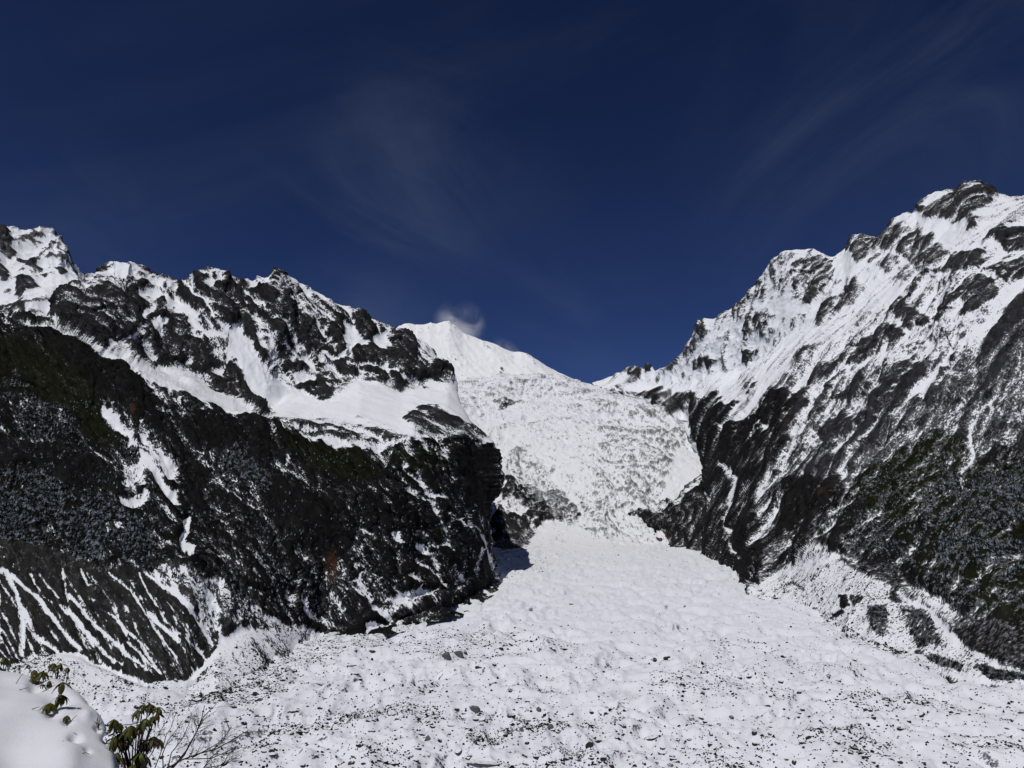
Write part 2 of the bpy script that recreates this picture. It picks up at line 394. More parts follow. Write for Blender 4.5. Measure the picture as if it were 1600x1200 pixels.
F_L = [
 ('p', low_L, -0.66, 4),
 ('p', [(200,790),(300,800),(400,850),(480,900),(500,990),(420,960),(330,912),(263,885),(228,900),(200,880)], -0.62, 12),
 ('p', [(420,860),(640,880),(700,940),(560,984),(500,990)], -0.5, 12),
 ('p', [(600,700),(780,705),(786,880),(700,930),(600,900)], -0.72, 16),
 ('p', [(425,650),(480,655),(540,660),(600,672),(640,678),(645,690),(550,697),(470,687),(425,668)], -0.12, 6),
 ('p', [(500,640),(560,655),(620,672),(640,680),(560,672),(500,655)], 0.3, 6),
 ('s', [(250,612),(300,640),(350,660),(425,682),(475,700),(550,712),(640,702),(700,700)], 12, -0.22, 9),
 ('p', [(636,640),(664,632),(690,640),(720,657),(756,684),(745,692),(690,690),(650,680),(636,655)], -0.5, 5),
 ('p', [(0,497),(40,500),(90,500),(150,545),(150,600),(0,580)], -0.95, 8),
 ('s', [(88,498),(120,515),(150,534),(175,550),(212,572),(245,590)], 6, 0.8, 2.5),
 ('p', [(205,568),(250,592),(275,600),(262,625),(238,620),(222,590)], 0.15, 5),
 ('s', [(40,527),(60,542),(85,560)], 4, 0.5, 2),
 ('p', [(155,610),(175,627),(195,662),(225,700),(250,740),(272,770),(277,792),(267,790),(245,760),(217,727),(200,680),(160,640)], 0.7, 3),
 ('p', [(217,655),(235,700),(265,710),(275,720),(277,745),(262,750),(250,735),(232,715)], 0.45, 4),
 ('p', [(185,782),(200,787),(220,777),(232,797),(207,805),(200,805)], 0.8, 3),
 ('p', [(188,735),(215,728),(225,745),(222,770),(195,765)], 0.0, 5),
 ('p', [(275,815),(295,815),(290,832),(290,855),(297,865),(292,880),(282,872),(282,835)], 0.9, 2),
 ('s', [(96,615),(97,645)], 6, 0.6, 2), ('s', [(110,625),(135,628)], 4, 0.3, 3),
 ('s', [(318,635),(325,652),(340,685),(352,700)], 3, 0.6, 2),
 ('s', [(632,725),(650,745),(665,770),(685,782)], 6, 0.8, 2.5), ('s', [(640,765),(665,782),(682,800)], 4, 0.6, 2.5),
 ('s', [(695,805),(720,827)], 3, 0.6, 2), ('s', [(720,705),(725,727),(730,750)], 3, 0.8, 1.6),
 ('s', [(570,727),(585,745)], 3, 0.5, 2), ('s', [(462,692),(448,722),(440,742)], 3, 0.6, 2),
 ('p', [(605,832),(620,832),(626,855),(618,850)], 0.8, 2),
 ('s', [(655,852),(675,862),(683,880)], 6, 0.7, 2.5), ('s', [(665,850),(692,848)], 6, 0.3, 4),
 ('s', [(730,822),(750,845),(762,870),(775,903)], 5, 0.75, 2.5),
 ('s', [(652,872),(678,897),(695,917)], 4, 0.6, 2.5), ('s', [(632,907),(650,915)], 5, 0.6, 3),
 ('s', [(565,830),(582,845)], 3, 0.4, 2), ('s', [(422,692),(442,715)], 3, 0.5, 2),
 ('s', [(456,917),(481,936),(490,958)], 7, 0.5, 4), ('s', [(556,908),(575,942),(606,970)], 7, 0.6, 4),
 ('p', [(603,939),(640,925),(682,927),(650,948),(612,952)], 0.3, 4), ('s', [(519,927),(537,952)], 4, 0.4, 4),
 ('s', [(740,790),(757,835)], 3, 0.3, 3), ('s', [(745,860),(735,890)], 3, 0.5, 2),
 ('s', [(710,880),(722,905)], 3, 0.4, 2), ('s', [(780,780),(776,800)], 4, 0.2, 3),
 ('p', [(565,975),(582,968),(606,978),(575,990)], 0.8, 2),
]
F_L2 = [
 # the gullied moraine under the forest
 ('p', moraine_L, -0.72, 3),
 ('p', [(225,905),(263,890),(298,893),(332,915),(364,940),(430,962),(500,990),(430,990),(375,985),(345,1000),(325,985),(290,945)], 0.05, 6),
 ('s', [(3,886),(60,930),(95,975),(127,1010)], 6.8, 0.62, 1.9), ('s', [(10,893),(32,940),(50,980),(90,1010)], 7.8, 0.62, 2.9),
 ('s', [(32,940),(33,975),(32,1010)], 8.8, 0.62, 2.9), ('s', [(-30,870),(0,890)], 7.8, 0.62, 2.2), ('s', [(-2,920),(-2,1000)], 3.9, 0.62, 1.6),
 ('s', [(98,890),(108,947),(158,1010),(190,1035)], 3.4, 0.62, 1.6), ('s', [(95,940),(146,997),(177,1029)], 5.9, 0.62, 1.9),
 ('s', [(108,925),(136,962),(190,1010),(228,1042)], 4.9, 0.62, 1.6), ('s', [(171,896),(203,928),(247,988),(275,1023)], 2.5, 0.62, 1.4),
 ('s', [(168,956),(215,997),(241,1035)], 3.9, 0.62, 1.6), ('s', [(234,962),(263,985),(279,1000)], 7.8, 0.62, 2.2),
 ('s', [(244,947),(272,985),(317,1016)], 2.5, 0.62, 1.4), ('s', [(260,893),(285,940),(317,985),(332,1010)], 6.8, 0.62, 2.2),
 ('s', [(231,902),(279,937)], 3.9, 0.62, 1.6), ('s', [(317,912),(348,953),(374,985)], 6.8, 0.62, 2.9),
 ('s', [(285,890),(310,925),(345,970)], 4.9, 0.62, 2.2), ('s', [(63,896),(92,928)], 2.5, 0.62, 1.6), ('s', [(127,887),(139,912)], 2.5, 0.62, 1.4),
 ('s', [(200,1000),(250,1050)], 2.5, 0.62, 1.4), ('s', [(290,985),(310,1040)], 2.5, 0.62, 1.4),
 ('p', [(0,1040),(40,1012),(60,1010),(95,1040),(40,1060)], 0.1, 4),
 ('p', [(60,1015),(150,1040),(228,1070),(300,1064),(345,1015),(380,992),(440,975),(500,980),(520,1000),(450,1040),(400,1075),(340,1115),(190,1130),(0,1130),(0,1060)], 0.34, 6),
]

def build_massif(name, P, fall, k, seed, base_snow, Fitems, tints, base_tint, amps, out, mat, slope_w, nz_w, warp_px=3.0, flip=False, nz_wl=40, extra=None, fine_areas=(), soft=(), rocky=0, hollow_w=0.35):
    n0 = grid_normals(blur(blur(P, 4, 0), 4, 1))
    X, Y = project(P)
    fade = np.clip(P[..., 1] / 3000, 0.22, 1.0) if P[..., 1].max() < 6000 else np.ones(P.shape[:2])
    S = P / fade[..., None] ** 0.55
    w1 = fbm(S, 90, 6, seed + 90, 0.66) ; w2 = fbm(S, 90, 6, seed + 95, 0.66)
    Xw, Yw = X + w1 * warp_px * 5, Y + w2 * warp_px * 5
    Fm = paint(np.full(X.shape, float(base_snow)), Xw, Yw, Fitems)
    if extra is not None: Fm = extra(Fm, X, Y, Xw, Yw)
    h = relief(S, amps, seed, fall, k)
    h = h - blur(blur(np.clip(Fm, -1, 1), 2, 0, 1), 2, 1, 1) * out
    if rocky:
        bare = 1 - smooth((Fm - 0.1) / 0.5)
        q_ = aniso(S, fall, 0.5) + 8 * np.stack([w1, w2, w1 - w2], -1)
        h = h + bare * rocky * (facets(q_, 105, seed, 0.30) + facets(q_, 46, seed + 1, 0.26) + facets(q_, 21, seed + 2, 0.16))
    # keep snowfields smoother than rock
    calm = smooth((Fm - 0.35) / 0.5)
    h = h * (1 - blur(blur(calm, 5, 0), 5, 1) * 0.55)
    h = h * paint(np.ones(X.shape), X, Y, soft)
    Pd = P + n0 * (h * fade)[..., None]
    n1 = grid_normals(Pd)
    nzl = blur(blur(n1[..., 2], 25, 0, 1), 25, 1, 1)
    q = aniso(S, fall, k * 0.8)
    nz = fbm(q, nz_wl, 5, seed + 40, 0.66)
    hl = blur(blur(h, 5, 0, 1), 5, 1, 1)             # snow stays in hollows, ribs are blown clear
    hollow = np.clip((hl - h) / (3.0 * fade + 0.5), -1.5, 1.5)
    keep = 1 - 0.72 * smooth((Fm - 0.55) / 0.35)     # deep snowfields stay whole
    keep = keep * paint(np.ones(X.shape), Xw, Yw, fine_areas)
    snow = Fm + keep * (slope_w * (n1[..., 2] - nzl) + nz_w * nz + hollow_w * hollow)
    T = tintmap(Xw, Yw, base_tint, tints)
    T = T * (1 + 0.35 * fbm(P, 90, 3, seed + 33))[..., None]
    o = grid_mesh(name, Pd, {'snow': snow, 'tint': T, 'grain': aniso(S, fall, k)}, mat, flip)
    return o, Pd, snow, X, Y

import time as _t; _t0 = _t.time()
mat_left = terrain_mat('snow_dusted_dark_rock', 1.5, nz_amp=0.42, edge=0.11, fine=7.0, dust=0.10)
def extraL(Fm, X, Y, Xw, Yw):
    mor = paint(np.zeros(X.shape), X, Y, [('p', moraine_L, 1, 6)])
    r_ = np.random.default_rng(55); strk = []
    for _ in range(95):
        x0 = r_.uniform(-60, 315); y0 = r_.uniform(885, 1015); L_ = r_.uniform(20, 95) * (0.6 + (y0 - 885) / 160); sl = r_.uniform(0.50, 0.66)
        strk.append(('s', [(x0, y0), (x0 + L_ * sl * 0.5, y0 + L_ * 0.5), (x0 + L_ * sl * 1.06, y0 + L_)], r_.uniform(0.6, 2.6), r_.uniform(0.25, 0.6), r_.uniform(1.0, 2.0)))
    keepF = Fm.copy(); Fm = paint(Fm, X * 0.6 + Xw * 0.4, Y * 0.6 + Yw * 0.4, strk + [q for q in F_L2 if q[0] == 's'])
    Fm = np.where(mor > 0.5, Fm, keepF)
    st = ridged(aniso(PL_, (0.62, -0.35, -0.7), 0.035), 9, 3, 77, 0.6) - 0.62
    Fm = Fm + mor * (0.75 * st - 0.02)
    wall = paint(np.zeros(X.shape), X, Y, [('p', low_L, 1, 8), ('p', moraine_L, 0, 4)]) * (Fm < 0.2)
    ql = aniso(PL_, (0.62, -0.35, -0.7), 0.07) + 9 * np.stack([fbm(PL_, 140, 2, 931), fbm(PL_, 140, 2, 934), fbm(PL_, 140, 2, 937)], -1)
    Fm = Fm + wall * (0.75 * (0.6 * (ridged(ql, 34, 1, 941) - 0.58) + 0.5 * (ridged(ql, 14, 1, 944) - 0.58)))
    Fm = Fm + wall * (0.45 * fbm(aniso(PL_, (0.62, -0.35, -0.7), 0.5), 130, 3, 640) - 0.02)
    Fm = paint(Fm, Xw, Yw, [('p', q, -1.15, 9) for q in (
      [(0,515),(75,540),(150,600),(165,660),(195,700),(150,705),(105,645),(40,622),(0,590)],
      [(65,505),(125,520),(200,570),(250,625),(225,650),(190,620),(140,590),(90,545)],
      [(430,682),(560,702),(605,740),(545,768),(480,748),(440,712)],
      [(285,650),(400,665),(430,700),(420,735),(330,700),(290,690)],
      [(410,760),(520,790),(560,850),(520,890),(460,850),(410,810)], [(0,690),(95,705),(170,740),(200,790),(120,770),(50,735),(0,730)],
      [(705,700),(775,700),(778,780),(745,800),(715,760)], [(290,700),(325,740),(310,810),(285,795)])] )
    # upper cliffs: mixed, snowfields full
    up = inside(X, Y, [(60,380),(60,500),(90,497),(150,540),(240,577),(302,572),(335,600),(420,650),(445,618),(505,622),(562,596),(627,617),(672,604),(705,600),(705,380)])
    Fm = np.where(up, np.where(Fm > 0.5, 0.02, Fm), Fm)
    Fm = paint(Fm, Xw, Yw, [('p', r, -0.70, 4.0) for r in rockpolys_L])
    Fm = paint(Fm, Xw, Yw, [('p', [(237,495),(260,480),(270,490),(262,505),(245,500)], 0.8, 2),
       ('p', [(355,510),(375,512),(400,545),(430,580),(470,600),(505,624),(520,615),(560,600),(600,610),(640,620),(672,606),(703,600),(716,624),(690,630),(664,630),(640,645),(620,660),(500,650),(430,645),(400,600),(360,540)], 1.0, 4),
       ('p', [(215,570),(240,580),(300,572),(330,600),(360,625),(400,650),(330,632),(260,600),(225,580)], 0.95, 3),
       ('s', [(262,450),(290,480),(320,505),(345,520)], 9, 0.7, 3), ('s', [(292,443),(320,475),(340,492)], 5, 0.6, 2),
       ('s', [(245,465),(232,490),(215,515)], 4, 0.8, 1.8), ('s', [(165,545),(190,535),(215,527)], 3, 0.6, 2),
       ('s', [(167,541),(185,553),(210,572)], 5, 0.8, 2.5),
       ('s', [(437,425),(470,450),(520,478),(550,494)], 9, 0.75, 3), ('p', [(165,408),(176,400),(205,399),(222,415),(200,420),(180,418)], 0.9, 3),
       ('s', [(445,465),(480,500),(515,530)], 3, 0.4, 2), ('s', [(205,405),(240,432),(262,448)], 5, 0.5, 3),
       ('p', [(535,515),(552,515),(560,530),(572,540),(545,548)], 0.7, 2.5), ('p', [(585,530),(605,528),(612,545),(590,550),(575,540)], 0.7, 2.5),
       ('p', [(645,545),(665,547),(690,565),(680,575),(655,572)], 0.35, 3), ('s', [(560,575),(600,590),(640,603)], 4, 0.6, 2),
       ('s', [(505,548),(530,557),(550,547),(570,535)], 4, 0.7, 2), ('p', [(455,580),(475,572),(492,580),(490,590),(468,592)], 0.6, 2),
       ('p', [(320,440),(340,418),(352,424),(345,440)], 0.35, 4), ('p', [(385,440),(430,428),(425,447),(395,452)], 0.45, 4)])
    return Fm
amps_L = [(520, 46, 'r'), (240, 30, 'r'), (190, 26, 'g'), (120, 15, 'r'), (85, 14, 'g'), (62, 9, 'r'), (40, 7, 'g'), (31, 5, 'r'), (15, 4.0, 'r'), (8, 2.2, 'r')]
def loosen(items, a=1.7, b=1.5, v=0.85):
    o = []
    for it in items:
        if it[0] == 's': o.append(('s', it[1], it[2] * 0.9, it[3] * v, it[4] * a + b))
        else: o.append(('p', it[1], it[2], it[3] * (1.6 if abs(it[2]) < 0.9 and len(it[1]) < 14 else 1.0)))
    return o
F_L = loosen(F_L) + [q for q in F_L2 if q[0] == 'p']
tints_L = [
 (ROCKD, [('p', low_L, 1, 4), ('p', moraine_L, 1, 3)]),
 (VEG, [('p', [(0,520),(80,540),(150,600),(160,640),(190,690),(150,700),(110,640),(40,620),(0,600)], 1, 15), ('p', [(430,685),(560,700),(600,740),(540,760),(480,740)], 1, 10), ('p', [(600,700),(700,700),(700,740),(640,740)], 0.8, 10)]),
 (ROCKD * 1.35, [('p', [(700,690),(779,700),(786,880),(740,880),(720,800)], 1, 8), ('p', [(610,960),(640,930),(700,920),(715,945),(640,975)], 1, 5)]),
 (np.array([0.020,0.019,0.018]), [('p', moraine_L, 1, 3)]),
 ((0.05, 0.022, 0.014), [('p', [(512,865),(522,865),(526,915),(514,915)], 0.8, 4), ('p', [(205,630),(212,630),(213,642),(206,642)], 0.8, 3)]),
]
PL_ = P
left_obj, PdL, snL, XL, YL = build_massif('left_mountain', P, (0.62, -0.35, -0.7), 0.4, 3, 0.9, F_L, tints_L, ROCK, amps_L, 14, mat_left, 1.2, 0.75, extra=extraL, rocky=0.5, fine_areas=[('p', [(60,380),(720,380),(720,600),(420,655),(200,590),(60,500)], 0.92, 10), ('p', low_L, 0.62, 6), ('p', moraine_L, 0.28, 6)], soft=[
  ('p', [(-300,985),(0,1000),(95,1009),(228,1063),(300,1057),(336,1000),(440,975),(500,985),(520,1000),(400,1100),(190,1150),(-300,1200)], 0.3, 10),
  ('p', moraine_L, 0.6, 10), ('p', [(740,690),(820,680),(820,960),(745,960)], 0.35, 16),
  ('p', [(400,655),(640,675),(780,690),(780,640),(640,600),(500,630),(420,640)], 0.45, 10)])
setkind(left_obj)
print('left', _t.time() - _t0, PdL.shape)

# ================================================================== the right mountainside
R_base = [(925,600,5450),(965,610,5100),(1007,620,4850),(1035,638,4600),(1063,649,4400),(1079,656,4200),(1082,680,4000),(1096,703,3750),(1099,728,3450),(1102,870,2350),(1126,881,2200),(1158,900,1900),(1172,935,1500),(1200,937,1470),(1215,938,1430),(1275,962,1305),(1320,993,1130),(1362,1013,1040),(1425,1026,990),(1482,1051,905),(1525,1066,860),(1570,1078,830),(1600,1081,822),(1850,1110,750)]
R_base = [(a, b, (c if a < 1102 else float(gD(a, b)))) for a, b, c in R_base]
def off(line, f):
    return [(x, np.interp(x, [q[0] for q in f], [q[1] for q in f]), ) for x in line]
R_tal = [(925,598,(20,)),(1035,632,(20,)),(1098,722,(30,)),(1102,864,(20,)),(1158,893,(30,)),(1187,908,(100,)),(1240,882,(200,)),(1275,852,(210,)),(1312,866,(230,)),(1375,887,(220,)),(1412,902,(200,)),(1450,930,(150,)),(1500,950,(130,)),(1600,965,(110,)),(1850,1000,(100,))]
R_m1 = [(925,598,5460),(1035,628,4640),(1098,712,3600),(1102,800,2600),(1187,800,2000),(1275,760,1830),(1400,740,1560),(1500,730,1450),(1600,720,1380),(1850,700,1250)]
R_near = [(925,597,5480),(965,606,5150),(1035,622,4700),(1063,634,4520),(1098,690,3700),(1110,680,3400),(1150,655,3050),(1217,605,2750),(1260,560,2650),(1330,515,2550),(1397,466,2420),(1469,410,2300),(1520,375,2250),(1600,338,2200),(1850,250,1950)]
R_sh = [(925,596,5500),(965,600,5250),(1035,600,4950),(1100,590,4500),(1150,580,4150),(1217,540,3750),(1280,500,3400),(1340,460,3150),(1400,425,3000),(1469,392,2850),(1520,366,2700),(1600,330,2500),(1850,240,2300)]
R_sky = [(925,597,5550),(930,595,5550),(950,586,5500),(970,577,5400),(977,570,5350),(991,569,5300),(998,575,5250),(1005,580,5200),(1012,570,5150),(1018,575,5120),(1028,576,5050),(1042,570,4950),(1060,552,4850),(1079,525,4700),(1094,500,4600),(1120,495,4500),(1157,465,4300),(1184,431,4150),(1206,406,4050),(1217,396,4000),(1229,390,3950),(1270,385,3850),(1285,393,3800),(1300,396,3780),(1319,386,3750),(1330,366,3720),(1340,365,3700),(1356,370,3680),(1379,368,3640),(1394,349,3600),(1411,328,3560),(1431,328,3520),(1436,315,3500),(1450,300,3480),(1465,292,3460),(1480,293,3440),(1495,297,3400),(1508,286,3380),(1529,289,3350),(1545,298,3330),(1559,304,3300),(1585,304,3250),(1600,303,3200),(1850,280,2900)]
R_b1 = [(p[0], p[1] + 20, p[2] + 300) for p in R_sky]; R_b2 = [(p[0], p[1] + 150, p[2] + 900) for p in R_sky]
R_und = [(925,612,5450),(965,628,5110),(1007,662,4870),(1035,700,4660),(1063,750,4420),(1079,790,4230),(1090,820,3900),(1099,852,3480),(1103,886,2345)] + [(p[0], p[1] + 18, p[2] - 6) for p in R_base if p[0] > 1110]
def extraR(Fm, X, Y, Xw, Yw):
    near = paint(np.zeros(X.shape), X, Y, [('p', [(1099,728),(1150,665),(1217,610),(1330,545),(1400,470),(1560,380),(1620,350),(1900,300),(1900,960),(1600,950),(1500,940),(1400,880),(1312,860),(1240,870),(1187,900),(1099,860)], 1, 14)])
    q = aniso(PR_, (-0.7, -0.45, -0.55), 0.06) + 10 * np.stack([fbm(PR_, 160, 2, 911), fbm(PR_, 160, 2, 914), fbm(PR_, 160, 2, 917)], -1)
    st = 0.6 * (ridged(q, 46, 1, 901) - 0.6) + 0.5 * (ridged(q, 19, 1, 904) - 0.6) + 0.3 * fbm(aniso(PR_, (-0.7, -0.45, -0.55), 0.3), 150, 3, 921)
    hi = paint(np.zeros(X.shape), X, Y, [('p', [(925,560),(1000,560),(1094,480),(1217,380),(1330,350),(1440,290),(1560,280),(1700,280),(1700,330),(1560,380),(1400,460),(1217,600),(1099,650)], 1, 14)])
    return Fm + near * (Fm < 0.6) * (0.9 * st - 0.12) + hi * 0.55 * st * (np.abs(Fm) < 0.8)
P = loft(925, 1760, [R_und, R_base, R_tal, R_m1, R_near, R_sh, R_sky, R_b1, R_b2], SPACE, epsD=0.008, rsm=4, csm=1)
F_R = [
 ('p', [(972,576),(992,566),(1003,578),(1000,592),(984,590)], -0.6, 2.5), ('p', [(1008,578),(1014,566),(1020,578)], -0.6, 1.5),
 # near slope: thin dusting of snow on scree
 ('p', [(1099,728),(1150,665),(1217,610),(1240,590),(1330,570),(1450,620),(1550,520),(1610,440),(1900,300),(1900,1200),(1100,1100)], -0.36, 10),
 ('p', [(1217,610),(1330,545),(1397,480),(1480,470),(1540,480),(1500,560),(1440,620),(1380,640),(1300,650),(1240,640)], 0.12, 8),
 ('p', [(1240,560),(1330,515),(1400,465),(1469,415),(1560,395),(1620,380),(1620,430),(1560,510),(1500,570),(1420,560),(1330,585),(1250,610)], 0.28, 8),
 ('p', [(1435,319),(1465,307),(1499,292),(1525,289),(1555,307),(1540,330),(1517,349),(1487,345),(1446,341)], -0.45, 3),
 ('p', [(1517,349),(1532,345),(1532,360),(1517,366)], -0.55, 2.5),
 ('p', [(1319,382),(1330,366),(1375,371),(1397,345),(1431,352),(1469,379),(1484,401),(1454,427),(1427,420),(1405,390),(1375,397),(1360,409),(1337,412)], -0.28, 4),
 ('p', [(1400,395),(1440,425),(1420,450),(1390,430),(1365,410)], 0.1, 4),
 ('p', [(1431,340),(1470,345),(1515,352),(1500,375),(1470,372)], 0.9, 3),
 ('s', [(1400,390),(1420,415),(1440,435)], 4, 0.7, 2.5),
 ('p', [(1244,416),(1270,397),(1300,412),(1304,435),(1289,457),(1262,472),(1244,461),(1247,435)], -0.3, 4),
 ('p', [(1184,440),(1217,400),(1250,395),(1244,440),(1215,455),(1195,455)], 0.25, 5),
 ('p', [(1277,491),(1300,472),(1337,435),(1349,446),(1326,480),(1300,499),(1277,514)], -0.35, 3),
 ('p', [(1161,487),(1195,484),(1210,495),(1195,525),(1172,529),(1161,514)], -0.22, 4),
 ('p', [(1196,472),(1230,465),(1262,482),(1250,498),(1200,490)], 0.95, 2.5), ('p', [(1310,395),(1330,395),(1345,420),(1310,435)], 0.9, 3),
 ('p', [(1340,425),(1370,445),(1415,455),(1395,470),(1360,450)], 0.8, 3),
 ('p', [(1156,551),(1176,540),(1184,547),(1165,568)], -0.62, 2),
 ('p', [(1079,562),(1097,555),(1131,559),(1105,574),(1081,574)], -0.5, 2.5),
 ('p', [(1037,572),(1082,521),(1097,499),(1112,514),(1090,536),(1075,555),(1041,574)], -0.22, 3),
 ('p', [(1120,495),(1184,435),(1200,445),(1180,470),(1150,500)], 0.0, 4),
 ('p', [(1397,491),(1412,469),(1427,480),(1450,495),(1469,480),(1499,454),(1517,457),(1502,469),(1457,495),(1416,506)], -0.55, 2.5),
 ('p', [(1510,499),(1514,469),(1536,435),(1559,446),(1562,465),(1532,495)], -0.62, 2.5),
 ('p', [(1469,420),(1487,397),(1544,397),(1532,412),(1502,424)], -0.55, 2.5),
 ('p', [(1536,379),(1600,341),(1640,350),(1620,382),(1574,390),(1562,375)], -0.55, 2.5),
 ('p', [(1544,420),(1600,405),(1640,420),(1600,435),(1562,442)], -0.4, 3),
 ('p', [(1326,570),(1360,525),(1394,510),(1416,517),(1375,544),(1341,566)], -0.6, 2.5),
 ('p', [(1247,559),(1259,544),(1281,540),(1255,566)], -0.5, 2.5),
 ('p', [(1360,640),(1375,619),(1409,570),(1446,571),(1450,595),(1425,625),(1400,645)], -0.62, 3),
 ('p', [(1260,600),(1290,575),(1330,560),(1310,590),(1275,610)], -0.5, 3), ('p', [(1300,625),(1350,590),(1370,600),(1330,630)], -0.6, 3),
 ('p', [(1560,300),(1620,300),(1620,335),(1560,350)], 0.5, 4),
 ('s', [(1610,425),(1555,510),(1490,558),(1442,615)], 13, 0.8, 4),
 ('p', [(1560,530),(1620,450),(1700,480),(1700,640),(1560,640),(1470,680),(1400,690),(1450,630)], -0.2, 6),
 ('p', [(1570,520),(1640,480),(1640,540),(1580,545)], -0.45, 5),
 ('p', [(1530,600),(1580,570),(1600,640),(1550,650)], -0.2, 8),
 ('p', [(1207,625),(1227,615),(1275,617),(1272,640),(1250,665),(1225,700),(1200,720),(1180,730),(1190,660)], -0.9, 4),
 ('p', [(1200,720),(1232,745),(1228,800),(1215,850),(1190,850),(1180,770)], -0.35, 6),
 ('p', [(1250,672),(1275,645),(1272,680),(1250,715),(1232,745)], 0.12, 3),
 ('p', [(1275,667),(1300,647),(1320,645),(1340,655),(1325,677),(1287,690)], -0.9, 4),
 ('p', [(1230,757),(1255,752),(1320,757),(1325,775),(1307,800),(1282,820),(1257,830),(1225,820)], -0.9, 4),
 ('p', [(1325,775),(1375,725),(1425,695),(1475,667),(1500,685),(1487,750),(1450,775),(1412,810),(1350,785)], -0.62, 8),
 ('p', [(1320,800),(1420,810),(1480,870),(1450,900),(1375,880),(1330,862),(1310,840)], -0.5, 6),
 ('p', [(1480,830),(1620,820),(1700,960),(1510,960),(1450,930),(1430,890)], -0.6, 10),
 ('s', [(1542,607),(1525,635),(1510,655),(1507,680),(1515,700),(1500,735),(1505,757)], 5, 0.4, 3), ('s', [(1495,777),(1480,797),(1487,822)], 3, 0.4, 2),
 ('s', [(1350,705),(1335,725),(1322,750)], 5, 0.4, 3), ('s', [(1310,612),(1302,642)], 3, 0.5, 2),
 ('p', [(965,609),(1007,607),(1030,607),(1051,612),(1091,617),(1103,629),(1093,645),(1085,655),(1063,650),(1035,640),(1007,622)], -0.55, 2.2),
 ('p', [(1079,656),(1098,633),(1117,612),(1124,617),(1112,638),(1154,629),(1161,631),(1147,645),(1131,666),(1187,647),(1198,654),(1168,680),(1170,692),(1131,722),(1096,729),(1082,680)], -0.9, 3),
 ('p', [(1099,728),(1131,722),(1170,692),(1200,700),(1185,760),(1190,850),(1190,915),(1160,895),(1102,870)], -0.9, 4),
 ('s', [(1170,689),(1198,666)], 6, 0.8, 2), ('s', [(1170,617),(1180,598)], 5, -0.55, 2), ('s', [(1130,665),(1160,640)], 4, 0.6, 2),
 ('s', [(1128,724),(1149,748),(1142,773),(1132,808)], 9, 0.75, 3), ('s', [(1132,808),(1136,818),(1147,835),(1143,850),(1155,864),(1164,876)], 3.5, 0.8, 2),
 ('s', [(1160,800),(1190,765),(1225,720)], 5, 0.1, 4), ('s', [(1175,850),(1215,800)], 5, 0.15, 4),
 # talus and old moraine at the foot
 ('p', [(1172,930),(1187,912),(1240,880),(1275,850),(1312,865),(1362,893),(1395,905),(1425,940),(1450,950),(1510,1010),(1570,1045),(1700,1070),(1700,1110),(1570,1080),(1425,1030),(1275,965)], 0.26, 5),
 ('p', [(1200,905),(1275,852),(1312,866),(1300,900),(1250,920)], 0.28, 5),
 ('p', [(1312,867),(1362,887),(1412,897),(1400,920),(1412,942),(1395,940),(1390,907),(1362,900),(1312,875)], -0.55, 2.5),
 ('p', [(1310,925),(1325,925),(1327,940),(1312,945)], -1, 1.5), ('p', [(1297,958),(1312,946),(1316,950),(1302,962)], -1, 1.5), ('p', [(1328,925),(1350,928),(1334,944)], -0.6, 2),
 ('p', [(1357,947),(1385,942),(1390,962),(1380,995),(1362,985)], -0.35, 4), ('p', [(1412,950),(1445,950),(1477,1007),(1432,1007),(1415,975)], -0.3, 4),
 ('s', [(1232,920),(1242,910),(1260,922)], 5, -0.5, 2.5), ('s', [(1270,905),(1310,872)], 3, -0.4, 3),
 ('p', [(1412,900),(1450,915),(1500,950),(1480,975),(1440,945)], 0.05, 6),
 ('s', [(1435,943),(1475,980),(1510,1010),(1560,1045)], 9, 0.8, 3),
 ('p', [(1510,962),(1600,958),(1700,970),(1700,1070),(1600,1052),(1570,1040),(1507,1007),(1495,985)], -0.62, 4),
 ('p', [(1425,1010),(1500,1035),(1600,1062),(1700,1080),(1700,1100),(1600,1079),(1500,1055),(1430,1028)], 0.05, 4), ('s', [(1200,937),(1275,962),(1320,993),(1362,1013),(1425,1027),(1482,1052),(1525,1067),(1600,1082),(1700,1095)], 10, 0.45, 4),
]
F_R = loosen(F_R, 1.4, 1.0)
tints_R = [
 (ROCKD * 1.3, [('p', [(965,605),(1120,610),(1217,610),(1290,650),(1330,760),(1600,560),(1900,560),(1900,1200),(1100,1100),(1079,656)], 1, 8)]),
 (np.array([0.026,0.026,0.029]), [('p', [(1240,640),(1480,560),(1560,520),(1640,460),(1800,460),(1800,680),(1500,680),(1350,700),(1330,760),(1240,740)], 1, 12)]),
 (VEG * 1.2, [('p', [(1325,775),(1375,725),(1425,695),(1475,667),(1500,685),(1487,750),(1450,775),(1412,850),(1350,785)], 1, 10), ('p', [(1480,720),(1800,700),(1800,1100),(1500,940),(1430,880)], 0.9, 15)]),
 ((0.05, 0.026, 0.016), [('p', [(1238,655),(1250,655),(1248,672),(1238,672)], 0.7, 4), ('p', [(1290,765),(1298,765),(1298,782),(1290,782)], 0.6, 3)]),
 (GREY * 0.8, [('p', [(1030,607),(1050,612),(1052,640),(1034,638)], 0.8, 2)]),
]
amps_R = [(520, 34, 'r'), (240, 18, 'r'), (200, 18, 'g'), (120, 10, 'r'), (95, 10, 'g'), (62, 6.5, 'r'), (46, 5.5, 'g'), (31, 4, 'r'), (20, 2.6, 'g'), (15, 2.6, 'r'), (8, 1.6, 'r')]
mat_right = terrain_mat('snow_dusted_scree', 1.5, nz_amp=0.45, edge=0.12, fine=6.0, dust=0.21)
PR_ = P
